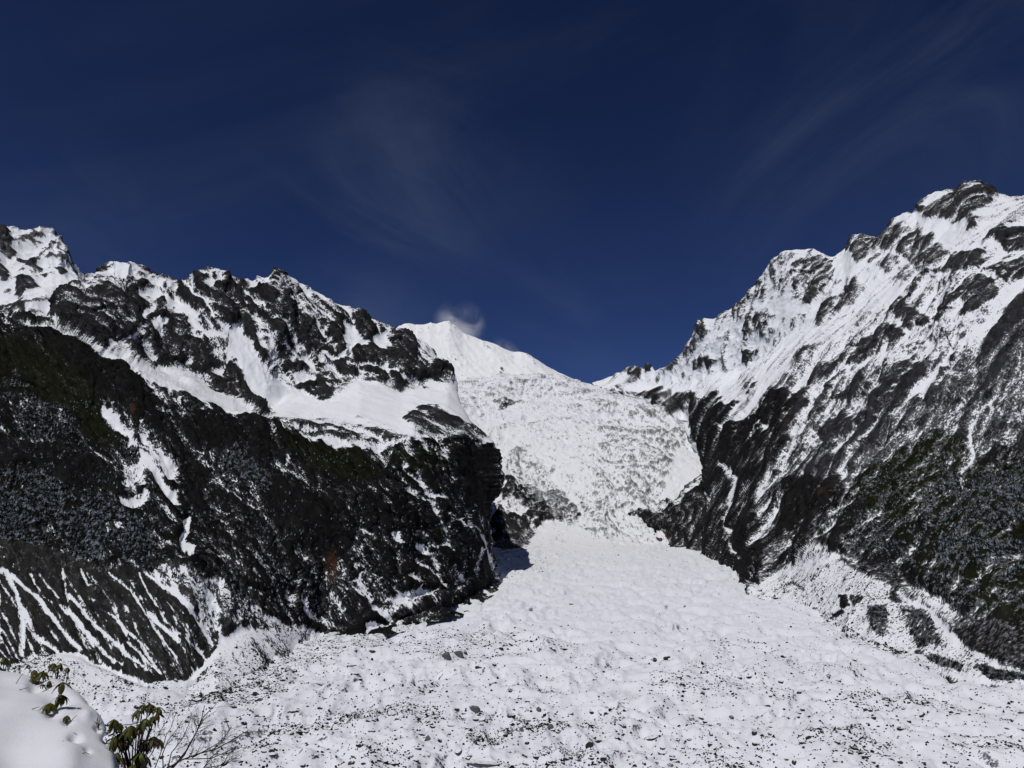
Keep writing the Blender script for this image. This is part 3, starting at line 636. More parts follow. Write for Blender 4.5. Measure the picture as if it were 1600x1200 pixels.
right_obj, PdR, snR, XR, YR = build_massif('right_mountain', P, (-0.7, -0.45, -0.55), 0.45, 23, 0.6, F_R, tints_R, ROCK * 1.5, amps_R, 10, mat_right, 1.4, 0.42, extra=extraR, rocky=0.18, soft=[('p', [(1085,700),(1200,690),(1230,900),(1190,930),(1090,890)], 0.5, 14), ('p', [(1165,945),(1187,912),(1240,880),(1312,865),(1400,900),(1500,960),(1900,1000),(1900,1150),(1500,1100),(1425,1060)], 0.3, 10)], fine_areas=[
  ('p', [(1235,740),(1350,700),(1450,625),(1560,520),(1640,440),(1900,400),(1900,760),(1480,740),(1330,775),(1240,760)], 0.5, 14),
  ('p', [(1172,930),(1187,912),(1240,880),(1312,865),(1400,900),(1500,960),(1700,1060),(1700,1110),(1425,1030)], 0.6, 8)])
setkind(right_obj)
print('right', _t.time() - _t0, PdR.shape)

# the rock lobe that narrows the foot of the icefall
b0 = [(976,812,3050),(998,843,2950),(1043,857,2800),(1087,870,2520),(1126,881,2350),(1170,910,2250)]
t0 = [(976,806,3090),(990,803,3060),(1010,795,3060),(1058,776,3120),(1085,752,3200),(1093,744,3250),(1110,735,3250),(1170,750,3200)]
P = loft(976, 1168, [[(a, b + 14, c - 8) for a, b, c in b0], b0, t0, [(a, b + 4, c + 120) for a, b, c in t0], [(a, b + 40, c + 400) for a, b, c in t0]], 1.3, epsD=0.01, rsm=1, csm=1)
lobe_obj, PdB, _s, _x, _y = build_massif('rock_buttress', P, (-0.3, -0.3, -0.9), 0.45, 51, -0.7,
    [('p', [(976,800),(1010,790),(1058,772),(1095,740),(1125,740),(1100,760),(1060,785),(1010,803),(985,812)], 0.1, 5)],
    [((0.10, 0.042, 0.018), [('p', [(1012,839),(1040,834),(1042,850),(1018,848)], 0.8, 4)])], ROCKD * 1.6, [(120, 22, 'r'), (60, 12, 'r'), (28, 6, 'r'), (13, 2.5, 'r')], 5, mat_right, 1.0, 0.45)
setkind(lobe_obj)

# ================================================================== the icefall
tx = [560,640,660,720,780,830,870,910,935,990,1050,1200]; ty = [612,603,600,590,583,583,585,592,598,612,640,650]
I_sky = [(a, b, 5500) for a, b in zip(tx, ty)]
def lv(y, D, s=0): return [(560, y + s, D), (1200, y - s, D)]
P = loft(640, 1190, [lv(905, 1900), lv(880, 2170), lv(868, 2400), lv(856, 2640), lv(845, 2800), lv(830, 2900), lv(800, 3060), lv(740, 3420), lv(680, 4000), lv(630, 4700), I_sky, [(a, b + 15, 6100) for a, b in zip(tx, ty)], [(a, b + 60, 7000) for a, b in zip(tx, ty)]], 1.3, epsD=0.01, rsm=4, csm=0)
F_I = [
 ('p', [(840,815),(900,800),(960,800),(1010,830),(1040,862),(900,880),(840,860)], 0.5, 14),
 ('p', [(700,590),(850,583),(960,610),(1060,650),(1080,690),(1000,660),(850,620),(740,640),(660,620),(640,605)], 0.45, 14),
 ('p', [(940,640),(1040,640),(1085,690),(1095,740),(1050,770),(990,800),(930,800),(930,720)], 0.30, 16),
 ('p', [(1020,650),(1060,700),(1065,750),(1020,790),(985,790),(1000,730)], 0.18, 14),
 ('p', [(800,700),(840,710),(870,745),(880,770),(850,765),(800,745)], 0.15, 10),
 ('p', [(850,620),(930,640),(920,700),(850,690)], 0.58, 12),
 ('p', [(1065,690),(1095,710),(1095,745),(1045,780),(1030,775)], 0.85, 5),
 ('p', [(772,626),(795,617),(815,620),(813,630),(780,632)], -0.35, 3),
 ('p', [(900,760),(940,765),(960,800),(970,840),(930,820),(900,790)], 0.3, 8),
 ('s', [(905,820),(935,840),(950,845)], 6, 0.1, 4),
 ('p', [(790,745),(800,740),(830,755),(870,758),(900,785),(903,812),(885,800),(865,800),(845,812),(835,835),(830,850),(800,862),(780,862),(770,855),(765,820),(775,800),(785,780)], -0.62, 3),
 ('p', [(776,790),(800,785),(828,800),(815,812),(790,806)], 0.5, 3),
 ('p', [(840,755),(880,765),(905,800),(897,820),(870,805),(850,785)], -0.25, 4),
 ('p', [(890,845),(1010,845),(1060,860),(1060,905),(850,905),(850,858)], 0.76, 9), ('s', [(802,752),(828,760)], 5, 0.2, 3), ('s', [(833,812),(835,830)], 3, 0.5, 2),
]
tints_I = [
 (ROCKD * 2.6, [('p', [(790,745),(830,765),(870,800),(835,835),(830,852),(800,864),(760,866),(765,820),(775,800),(785,770)], 1, 3)]),
 (ROCKD * 1.2, [('p', [(868,800),(900,796),(905,812),(868,808)], 1, 3), ('p', [(772,626),(795,617),(800,632)], 1, 3), ('p', [(800,772),(850,775),(845,798),(830,795)], 0.9, 4)]),
 (GREY * 1.3, [('p', [(840,755),(880,765),(905,800),(890,800),(860,795)], 0.9, 4)]),
]
mat_ice = terrain_mat('crevassed_ice_and_snow', 3.2, snow_col=(0.78, 0.795, 0.825), nz_amp=0.4, edge=0.25, bump=1.0, dust=0.4, snow_bump=0.6, fine=7.0)
def extraI(Fm, X, Y, P): return Fm
ice_obj, PdI, snI, XI, YI = build_massif('icefall', P, (0.1, -0.9, -0.42), 0.5, 71, 0.62, F_I, tints_I, ICE * 0.55, [(330, 42, 'r'), (150, 18, 'n'), (75, 12, 'r'), (38, 10, 'r'), (20, 7.5, 'r'), (11, 4.5, 'r')], 16, mat_ice, 1.3, 0.7, hollow_w=0.3, nz_wl=60, soft=[('p', [(700,868),(800,840),(860,812),(900,815),(960,850),(1100,850),(1100,920),(700,920)], 0.12, 14)])
setkind(ice_obj)

# ================================================================== the far white summit, and the far peak at the left
def far(name, line, D, low, amps, F, tints, seed, base, mat, fall, depth=1500, sw=0.6, nw=0.3, outv=20):
    L0 = [(a, low, D - depth) for a, b in line]
    Lm = [(a, b + (low - b) * 0.5, D - depth * 0.45) for a, b in line]
    L1 = [(a, b, D) for a, b in line]
    P = loft(line[0][0], line[-1][0], [L0, Lm, L1, [(a, b + 12, D + 500) for a, b in line], [(a, b + 80, D + 1800) for a, b in line]], 1.3, epsD=0.004, rsm=2, csm=0)
    o, *_ = build_massif(name, P, fall, 0.45, seed, base, F, tints, ROCK * 1.8, amps, outv, mat, sw, nw, warp_px=1.5)
    return setkind(o)
mat_far = terrain_mat('far_snow', 8.0, snow_col=(0.88, 0.89, 0.9), nz_amp=0.35, edge=0.2, bump=0.5)
far('summit_peak', [(560,600),(600,530),(612,520),(622,509),(632,504),(640,504),(650,507),(662,505),(672,500),(682,501),(690,499),(702,498),(712,505),(725,516),(745,526),(758,531),(770,534),(785,542),(802,549),(812,551),(822,554),(835,561),(850,570),(870,581),(900,596),(940,612),(980,640)], 10000, 625,
    [(1400, 80, 'r'), (600, 36, 'r'), (420, 24, 'g'), (260, 20, 'r'), (180, 14, 'g'), (110, 12, 'r'), (60, 8, 'r'), (30, 5, 'r')],
    [('p', [(779,577),(784,570),(790,583),(780,585)], 0.1, 2.5), ('p', [(692,545),(715,550),(712,565),(700,560)], 0.28, 5), ('p', [(645,530),(665,545),(680,570),(660,550)], 0.3, 4)], [], 91, 0.66, mat_far, (0.4, -0.6, -0.6))
mat_far2 = terrain_mat('far_rock_and_snow', 4.6, nz_amp=0.4, edge=0.15)
far('far_left_peak', [(-260,300),(-160,330),(-60,338),(0,349),(10,357),(20,359),(27,360),(34,362),(55,359),(70,358),(81,357),(88,364),(95,366),(100,373),(107,380),(122,392),(128,402),(135,412),(145,426),(165,440),(200,470)], 6000, 520,
    [(800, 120, 'r'), (380, 60, 'r'), (170, 30, 'r'), (80, 14, 'r'), (40, 6, 'r'), (22, 2.5, 'n')],
    [('p', [(-20,362),(0,362),(15,368),(25,395),(15,405),(0,390)], -0.55, 2.5), ('p', [(26,402),(50,398),(76,430),(50,422)], -0.5, 2.5), ('p', [(84,411),(105,430),(104,439),(92,425)], -0.7, 2),
     ('p', [(-20,405),(0,412),(12,420),(20,445),(10,450),(-20,435)], -0.6, 2.5), ('p', [(35,437),(48,435),(65,448),(32,467),(24,457)], -0.75, 2.5),
     ('p', [(50,360),(95,368),(140,420),(120,420),(95,400),(60,395),(45,380)], 0.08, 4), ('p', [(0,470),(45,478),(40,495),(0,488)], -0.3, 4), ('p', [(80,430),(120,430),(100,455),(40,480),(60,460)], 0.85, 4)], [], 101, 0.5, mat_far2, (0.5, -0.5, -0.7), depth=1600)
print('far', _t.time() - _t0)

# ================================================================== the glacier tongue
xs = np.arange(-120, 1720, 1.6)
ys = np.concatenate([np.arange(852, 1215, 1.45), np.arange(1217, 1500, 6), np.arange(1520, 2600, 60)])
PX, PY = np.meshgrid(xs, ys[::-1])
r = ray(PX, PY); D = G0 / (r[..., 2] / r[..., 1] - GS)
P = r * (D / r[..., 1])[..., None]
def glacier_h(P):
    q = P * np.array([1, 1, 0.0])
    # flow direction runs from the icefall (far, centre) towards the camera: bands across and along it
    a = np.stack([q[..., 0] * 0.9 - q[..., 1] * 0.35, (q[..., 1] + q[..., 0] * 0.3) * 0.75, q[..., 2]], -1)
    w = np.stack([fbm(q, 160, 2, 5), fbm(q, 160, 2, 8), 0 * q[..., 0]], -1)
    a = a + w * 45
    dist = np.clip(q[..., 1] / 900, 0.6, 1.6)
    h = 5.5 * fbm(a, 190, 2, 200) + 6.5 * (ridged(a, 85, 1, 210) - 0.5) + 6.0 * (ridged(a, 42, 1, 213) - 0.5) + 3.6 * (ridged(a, 21, 1, 216) - 0.5) + 1.6 * (ridged(a, 11, 1, 219) - 0.5) + 0.5 * pn(a / 5, 221)
    fl_ = np.stack([q[..., 0] + q[..., 1] * 0.12 + 25 * fbm(q, 300, 2, 230), q[..., 1] * 0.16, 0 * q[..., 0]], -1)
    h = h + 2.6 * (ridged(fl_, 38, 1, 232) - 0.5) + 1.4 * (ridged(fl_, 17, 1, 234) - 0.5)
    X_, Y_ = project(P)
    h = h + 7 * paint(np.zeros(X_.shape), X_, Y_, [('s', [(650,1018),(700,1006),(770,1000),(850,1012),(890,1019)], 10, 1, 14)])
    return h * smooth((q[..., 1] - 60) / 500)
h = glacier_h(P); Pg = P.copy(); Pg[..., 2] += h
ng = grid_normals(Pg)
Fg = np.full(PX.shape, 0.56)
Fg = paint(Fg, PX + 8 * fbm(P, 50, 3, 301), PY + 5 * fbm(P, 50, 3, 302), [
 ('p', [(400,1060),(480,1000),(560,990),(640,990),(600,1020),(500,1040),(430,1090),(330,1110),(240,1112),(330,1096)], 0.42, 10),
 ('p', [(625,1000),(700,990),(760,985),(870,1010),(890,1020),(800,1030),(690,1030),(620,1020)], 0.50, 10),
 ('p', [(400,1060),(560,1010),(800,1060),(1000,1130),(1000,1210),(250,1210),(300,1110)], 0.44, 30),
 ('p', [(1080,990),(1180,1010),(1240,1060),(1180,1060),(1100,1020)], 0.6, 15),
 ('p', [(780,905),(860,880),(870,900),(800,930)], 0.55, 6),
 ('s', [(1200,942),(1320,998),(1425,1032),(1600,1085)], 7, 0.5, 5)])
nzg = fbm(P, 17, 4, 330, 0.65)
snow_g = Fg + 1.6 * (ng[..., 2] - blur(blur(ng[..., 2], 20, 0, 1), 20, 1, 1)) + 0.30 * nzg
Tg = np.zeros(PX.shape + (3,)); Tg[:] = (0.040, 0.038, 0.038)
mat_gl = terrain_mat('glacier_snow', 1.3, snow_col=(0.775, 0.793, 0.84), nz_amp=0.30, edge=0.12, bump=0.8, snow_bump=0.30)
gl = grid_mesh('glacier', Pg, {'snow': snow_g, 'tint': Tg, 'grain': Pg}, mat_gl); setkind(gl)
print('glacier', _t.time() - _t0, Pg.shape)
#==FOREGROUND==

# ================================================================== helpers for small things
def plain_mat(name, col, rough=0.8, spec=0.2, noise=None, back=None):
    m = bpy.data.materials.new(name); m.use_nodes = True
    n, l = m.node_tree.nodes, m.node_tree.links; b = n['Principled BSDF']
    b.inputs['Roughness'].default_value = rough; b.inputs['Specular IOR Level'].default_value = spec
    b.inputs['Base Color'].default_value = tuple(col) + (1,)
    if noise:
        tc = n.new('ShaderNodeTexCoord'); oi = n.new('ShaderNodeObjectInfo')
        ad = n.new('ShaderNodeVectorMath'); ad.operation = 'ADD'; l.new(tc.outputs['Object'], ad.inputs[0]); l.new(oi.outputs['Random'], ad.inputs[1])
        t = n.new('ShaderNodeTexNoise'); t.inputs['Scale'].default_value = noise[0]; t.inputs['Detail'].default_value = 4; l.new(ad.outputs[0], t.inputs['Vector'])
        cr = n.new('ShaderNodeValToRGB'); cr.color_ramp.elements[0].position = 0.35; cr.color_ramp.elements[1].position = 0.65
        cr.color_ramp.elements[0].color = tuple(col) + (1,); cr.color_ramp.elements[1].color = tuple(noise[1]) + (1,)
        l.new(t.outputs['Fac'], cr.inputs[0]); l.new(cr.outputs[0], b.inputs['Base Color'])
    return m

def snowy_mat(name, col, snow, lo, hi, scale, amp):
    """snow or frost on what faces the sky"""
    m = bpy.data.materials.new(name); m.use_nodes = True
    n, l = m.node_tree.nodes, m.node_tree.links; b = n['Principled BSDF']
    b.inputs['Roughness'].default_value = 0.9; b.inputs['Specular IOR Level'].default_value = 0.08
    g = n.new('ShaderNodeNewGeometry'); sx = n.new('ShaderNodeSeparateXYZ'); l.new(g.outputs['Normal'], sx.inputs[0])
    t = n.new('ShaderNodeTexNoise'); t.inputs['Scale'].default_value = scale; t.inputs['Detail'].default_value = 3; l.new(g.outputs['Position'], t.inputs['Vector'])
    a = n.new('ShaderNodeMath'); a.operation = 'SUBTRACT'; l.new(t.outputs['Fac'], a.inputs[0]); a.inputs[1].default_value = 0.5
    c = n.new('ShaderNodeMath'); c.operation = 'MULTIPLY_ADD'; l.new(a.outputs[0], c.inputs[0]); c.inputs[1].default_value = amp; l.new(sx.outputs['Z'], c.inputs[2])
    r = n.new('ShaderNodeMapRange'); r.inputs['From Min'].default_value = lo; r.inputs['From Max'].default_value = hi; l.new(c.outputs[0], r.inputs['Value'])
    x = n.new('ShaderNodeMix'); x.data_type = 'RGBA'; l.new(r.outputs[0], x.inputs[0]); x.inputs[6].default_value = tuple(col) + (1,); x.inputs[7].default_value = tuple(snow) + (1,)
    l.new(x.outputs[2], b.inputs['Base Color'])
    return m

def tri_mesh(name, V, Fc, mat, smooth_=False):
    me = bpy.data.meshes.new(name); V = np.asarray(V, np.float32); Fc = np.asarray(Fc, np.int32)
    me.vertices.add(len(V)); me.vertices.foreach_set('co', V.reshape(-1))
    me.loops.add(Fc.size); me.loops.foreach_set('vertex_index', Fc.reshape(-1))
    k = Fc.shape[1]
    me.polygons.add(len(Fc)); me.polygons.foreach_set('loop_start', np.arange(0, Fc.size, k, dtype=np.int32))
    me.polygons.foreach_set('use_smooth', np.full(len(Fc), smooth_, bool))
    me.update(calc_edges=True); me.materials.append(mat)
    return me

def link(name, me, loc=(0, 0, 0), parent=None):
    o = bpy.data.objects.new(name, me); scene.collection.objects.link(o); o.location = loc
    if parent is not None: o.parent = parent
    return o

def scatter(base_V, base_F, pos, scale, rot, squash=None, jitter=0.0, tilt=None):
    """many copies of a small mesh joined into one array pair"""
    n, m = len(pos), len(base_V)
    c, s_ = np.cos(rot), np.sin(rot)
    B = np.broadcast_to(base_V, (n, m, 3)).copy()
    if jitter: B += rng.normal(size=B.shape) * jitter
    if squash is not None: B *= squash[:, None, :]
    x = B[..., 0] * c[:, None] - B[..., 1] * s_[:, None]; y = B[..., 0] * s_[:, None] + B[..., 1] * c[:, None]
    B = np.stack([x, y, B[..., 2]], -1) * scale[:, None, None] + pos[:, None, :]
    Fi = base_F[None] + (np.arange(n) * m)[:, None, None]
    return B.reshape(-1, 3), Fi.reshape(-1, base_F.shape[1])

# ================================================================== frosted forest on both mountainsides
def conifer(seed):
    r_ = np.random.default_rng(seed); V = []; Fc = []
    for t, (z0, z1, rad) in enumerate([(0.05, 0.5, 0.27), (0.3, 0.76, 0.2), (0.58, 1.0, 0.12)]):
        k = 7; b = len(V)
        for i in range(k):
            a = 2 * math.pi * (i + 0.5 * t) / k; rr = rad * (0.65 + 0.7 * r_.random())
            V.append((rr * math.cos(a), rr * math.sin(a), z0 + 0.1 * r_.random()))
        V.append((0.02 * r_.normal(), 0.02 * r_.normal(), z1))
        for i in range(k): Fc.append((b + i, b + (i + 1) % k, b + k))
    return np.array(V), np.array(Fc, np.int32)
mat_tree = snowy_mat('frosted_needles', (0.008, 0.010, 0.007), (0.26, 0.295, 0.34), 0.25, 1.0, 0.16, 3.4)
def forest(name, Pd, X, Y, areas, seed, snowmap=None, sp=1.5):
    r_ = np.random.default_rng(seed); VV, FF, nb_ = [], [], 0
    for poly, count, hmin, hmax in areas:
        P_ = np.array(poly, float)
        m = inside(X + 6 * fbm(Pd, 40, 3, seed), Y + 6 * fbm(Pd, 40, 3, seed + 5), poly)
        dens = fbm(Pd, 45, 3, seed + 9)
        idx = np.flatnonzero((m & (dens > -0.08)).ravel())
        if len(idx) == 0: continue
        ch = r_.choice(idx, min(count, len(idx)), replace=False)
        pos = Pd.reshape(-1, 3)[ch] + np.array([0, 0, -0.8])
        hh = (hmin + (hmax - hmin) * r_.beta(1.6, 2.2, len(ch))) * 1.15
        for v in range(3):
            s3 = slice(v, None, 3); bV, bF = conifer(seed * 10 + v)
            V_, F_ = scatter(bV, bF, pos[s3], hh[s3], r_.uniform(0, 6.3, len(hh[s3])))
            VV.append(V_); FF.append(F_ + nb_); nb_ += len(V_)
    o = link(name, tri_mesh(name, np.concatenate(VV), np.concatenate(FF), mat_tree))
    return o
fl = forest('forest', PdL, XL, YL, [
    ([(0,735),(60,745),(120,785),(180,800),(230,840),(262,878),(225,895),(165,880),(100,862),(0,838),(-150,820),(-150,720)], 5200, 4.5, 8.5),
    ([(-150,590),(0,590),(30,585),(60,620),(110,650),(122,695),(80,700),(0,680),(-150,680)], 1500, 4, 8),
    ([(340,725),(370,708),(400,735),(425,775),(400,790),(350,765)], 650, 4, 7),
    ([(185,680),(215,700),(225,730),(200,725)], 120, 4, 7),
    ([(0,600),(150,620),(250,800),(420,800),(480,960),(330,905),(263,885),(200,880),(0,740)], 900, 3, 6),
    ([(300,650),(560,720),(700,760),(740,900),(500,960),(400,850)], 600, 3, 5),
    ([(225,900),(263,885),(332,910),(420,950),(380,950),(300,915)], 160, 3, 6)], 5)
setkind(fl, 'stuff', label='dark frosted conifer wood on the lower left mountainside', category='forest')
fr = forest('forest', PdR, XR, YR, [
    ([(1475,740),(1600,720),(1770,720),(1770,930),(1600,925),(1500,900),(1450,865),(1470,800)], 5200, 4, 7.5),
    ([(1380,740),(1475,700),(1500,740),(1460,860),(1400,870),(1340,800)], 700, 4, 7),
    ([(1400,880),(1500,900),(1600,930),(1770,930),(1770,975),(1500,955),(1430,925)], 900, 2.5, 5),
    ([(1357,947),(1385,942),(1390,962),(1380,995),(1362,985)], 420, 2, 4), ([(1412,950),(1445,950),(1477,1007),(1432,1007),(1415,975)], 700, 2, 4),
    ([(1430,1012),(1500,1035),(1600,1062),(1770,1085),(1770,1105),(1600,1076),(1500,1052),(1430,1024)], 1300, 2, 4),
    ([(1320,870),(1420,880),(1450,900),(1412,900),(1362,885)], 350, 2.5, 5), ([(1310,800),(1400,820),(1440,880),(1330,860)], 350, 3, 5)], 6)
setkind(fr, 'stuff', label='dark frosted conifer wood on the lower right mountainside', category='forest')

# ================================================================== boulders and debris on the glacier
def rock_mesh(name, seed, mat, sub=1):
    import bmesh
    bm = bmesh.new(); bmesh.ops.create_icosphere(bm, subdivisions=sub + 1, radius=0.5)
    r_ = np.random.default_rng(seed)
    V = np.array([v.co[:] for v in bm.verts])
    for _ in range(9):                                   # break flat faces off a lump
        d = r_.normal(size=3); d /= np.linalg.norm(d); c = r_.uniform(0.26, 0.42)
        t = V @ d; V = V - np.clip(t - c, 0, None)[:, None] * d
    V = V * r_.uniform(0.75, 1.15, 3) + fbm(V + seed, 0.5, 2, seed)[:, None] * V * 0.12
    for v, c in zip(bm.verts, V): v.co = c
    me = bpy.data.meshes.new(name); bm.to_mesh(me); bm.free(); me.materials.append(mat)
    return me
mat_rock = snowy_mat('boulder_stone', (0.030, 0.028, 0.028), (0.78, 0.8, 0.84), 0.72, 0.86, 0.5, 0.6)
mat_grey = snowy_mat('grey_boulder_stone', (0.11, 0.11, 0.115), (0.78, 0.8, 0.84), 0.9, 0.99, 0.5, 0.3)
mat_red = snowy_mat('red_brown_boulder_stone', (0.075, 0.035, 0.028), (0.78, 0.8, 0.84), 0.8, 0.9, 0.5, 0.4)
RM = {k: [rock_mesh('boulder', 40 + i + j * 20, m) for i in range(6)] for j, (k, m) in enumerate([('d', mat_rock), ('g', mat_grey), ('r', mat_red)])}
gxy = Pg.reshape(-1, 3); GX, GY = project(Pg); gpx = GX.ravel(); gpy = GY.ravel()
def glacier_at(px, py):
    i = np.argmin((gpx - px) ** 2 + (gpy - py) ** 2); return gxy[i]
notable = [
 (698,1028,15,'g',1.0,0.7,'large grey boulder, left one of a close pair, foot of the debris mound'),
 (716,1027,15,'g',1.0,0.7,'large grey boulder, right one of a close pair, foot of the debris mound'),
 (581,1018,12,'r',1.3,0.5,'flat red-brown boulder left of the debris mound'),
 (595,1011,9,'r',1.3,0.5,'smaller red-brown boulder just behind the flat red-brown one'),
 (728,1020,6,'r',1,0.8,'small red-brown boulder right of the pair of grey boulders'),
 (551,1042,14,'d',1.8,0.35,'flat dark slab between the left cliffs and the middle of the glacier'),
 (556,1054,14,'d',1.9,0.35,'long thin dark slab just below another flat slab on the left glacier'),
 (503,1071,20,'g',2.0,0.3,'wide flat grey rock lying below the foot of the left cliffs'),
 (458,1113,18,'d',2.0,0.4,'long dark slab rising to the right on the lower left glacier'),
 (705,1135,16,'d',2.4,0.3,'thin dark slab in smooth snow on the lower middle glacier'),
 (656,1149,20,'d',2.4,0.45,'long dark rock rising to the right beside a rounded grey boulder'),
 (669,1157,11,'g',1,0.8,'rounded grey boulder at the right end of a long dark rock'),
 (742,1111,17,'g',1.3,0.7,'biggest wedge-shaped grey boulder on the lower middle glacier'),
 (753,1126,12,'d',1.3,0.5,'dark boulder just below the biggest wedge-shaped boulder'),
 (731,1139,14,'d',1.6,0.4,'low dark boulder half sunk in snow below the wedge-shaped boulder'),
 (747,1043,12,'d',1.3,0.6,'dark boulder alone below the middle of the debris mound'),
 (797,1081,8,'d',1,0.8,'small round black boulder alone in smooth snow, mid glacier'),
 (806,994,8,'d',1.3,0.6,'lone dark boulder on the crest of the debris mound'),
 (841,1110,9,'g',1,0.7,'squarish grey boulder on the lower middle glacier'),
 (861,1140,12,'g',1,0.8,'pale grey upright boulder above a cluster of stones'),
 (798,1121,13,'d',1.2,0.8,'jagged dark boulder in a patch of scattered stones'),
 (825,1138,13,'d',2.0,0.35,'thin dark wedge of rock left of the pale upright boulder'),
 (884,1017,15,'d',1.9,0.4,'flat dark rock at the right tip of the debris mound'),
 (862,1014,13,'d',1.4,0.5,'dark rock just left of the flat rock at the mound tip'),
 (893,945,6,'d',1,0.8,'single dark boulder high on clean snow below the icefall'),
 (425,1181,15,'d',1.3,0.5,'dark boulder by the lower edge right of the bare shrub'),
 (561,1166,11,'d',1.2,0.6,'dark boulder beside a trail of stones near the lower edge'),
 (474,1197,9,'d',1.2,0.6,'black boulder half cut off by the lower edge'),
 (324,1150,22,'g',1.9,0.55,'rounded slab seen through the twigs of the bare shrub'),
 (286,1159,30,'g',2.6,0.28,'long low grey slab seen through the bare shrub'),
 (308,1095,15,'d',2.0,0.4,'dark flat rock in the debris line above the bare shrub'),
 (273,1153,10,'g',1.6,0.5,'small grey rock above the long low slab'),
 (1018,1154,20,'d',1.8,0.6,'large black rock under a curling snow hollow, centre right'),
 (1036,1177,15,'d',1.7,0.4,'dark rock below the snow hollow'),
 (1053,1189,15,'d',1.7,0.5,'dark rock at the lower edge below the snow hollow'),
 (922,1166,11,'d',0.9,1.0,'steep dark boulder left of the snow hollow'),
 (925,1116,8,'d',1.2,0.6,'dark boulder in smooth snow above the steep one'),
 (963,1125,7,'d',1.2,0.6,'small dark boulder on a snow ridge above the hollow'),
 (1023,1032,8,'d',1,0.9,'left one of two round boulders side by side, mid glacier'),
 (1040,1031,8,'d',1,0.9,'right one of two round boulders side by side, mid glacier'),
 (1068,1072,7,'d',1,0.9,'round dark boulder below the two side by side'),
 (1204,1089,7,'d',1.2,0.7,'small dark boulder on the right glacier below the stone streak'),
 (1248,1115,10,'d',1.7,0.5,'slanting dark slab in clean snow on the right glacier'),
 (1309,1092,7,'d',1.3,0.6,'small dark rock midway across the right glacier'),
 (1475,1103,13,'d',1.3,0.7,'largest black boulder on the lower right glacier'),
 (1578,1126,8,'d',1.3,0.6,'upper one of two dark boulders near the right edge'),
 (1574,1141,8,'d',1.3,0.6,'lower one of two dark boulders near the right edge'),
 (1337,1171,10,'d',1.2,0.7,'dark boulder heading a stone trail near the lower right edge'),
 (1372,1180,11,'d',1.4,0.6,'dark boulder right of the stone trail near the lower right edge'),
 (1493,1193,13,'d',1.7,0.4,'dark flat rock on the lower edge at the right'),
 (1187,1182,9,'d',1,0.9,'dark boulder among stones at the lower edge, right of centre'),
 (1180,1147,9,'d',1.1,0.8,'dark boulder at the top of a stone trail right of centre'),
 (1241,1193,7,'r',1.1,0.8,'small red-brown boulder on the lower edge right of centre'),
 (1490,1052,22,'d',2.2,0.4,'long black rock against the brushy bank at the right margin'),
 (762,1203,64,'g',3.2,0.30,'broad flat grey rock top cut off by the lower edge, centre'),
]
def put_boulder(px, py, wpx, kind, wide, high, label, group):
    p = glacier_at(px, py); D_ = p[1]
    w = wpx * D_ / F_PX
    me = RM[kind][int(rng.integers(6))]
    o = link('boulder', me, (p[0], p[1] + w * 0.2, p[2] + w * 0.08))
    lx = w / me_dim[me.name][0]
    o.scale = (lx, lx / max(1.0, wide * 0.7), lx * high / wide * 1.15); o.rotation_euler = (float(rng.normal(0, .12)), float(rng.normal(0, .15)), float(rng.normal(0, 0.25)) + (math.pi if rng.random() < .5 else 0))
    o['label'] = label; o['category'] = 'boulder'; o['group'] = group
    return o
me_dim = {}
for k in RM:
    for me in RM[k]:
        V = np.array([v.co[:] for v in me.vertices]); me_dim[me.name] = V.max(0) - V.min(0)
for a in notable: put_boulder(*a, 'boulders strewn over the glacier')
# density of stones over the ice: bands below the cliffs, a debris mound, trails
w_st = 0.10 + 0.9 * smooth((fbm(Pg, 60, 3, 401) - 0.12) / 0.35) * 0.8
w_st = w_st * (0.30 + 0.70 * smooth((gpy.reshape(PX.shape) - 930) / 140))
Xg2, Yg2 = PX + 10 * fbm(Pg, 50, 3, 405), PY + 5 * fbm(Pg, 50, 3, 406)
w_st = paint(w_st, Xg2, Yg2, [
 ('p', [(625,1000),(700,990),(760,985),(870,1008),(895,1020),(800,1030),(690,1030),(620,1020)], 1.3, 8),
 ('p', [(190,1108),(340,1092),(400,1055),(450,1025),(520,988),(640,980),(600,1010),(480,1045),(430,1090),(340,1108),(240,1118)], 1.5, 6),
 ('s', [(420,1150),(520,1135),(600,1120),(680,1125)], 14, 1.4, 10), ('s', [(740,1165),(820,1140),(880,1135)], 14, 1.4, 8),
 ('s', [(850,1180),(950,1195)], 14, 1.2, 8), ('s', [(1150,1000),(1200,1020),(1250,1050)], 6, 1.2, 6), ('s', [(1020,1070),(1100,1080),(1190,1060)], 18, 0.8, 14),
 ('s', [(1205,940),(1320,998),(1425,1032),(1500,1058)], 5, 1.8, 4), ('s', [(1330,1150),(1350,1190)], 10, 1.2, 6),
 ('s', [(1200,1140),(1186,1185)], 8, 1.2, 6), ('s', [(1440,1100),(1520,1115)], 10, 1.0, 8),
 ('p', [(780,870),(830,860),(870,880),(840,900),(790,905)], 1.2, 5)])
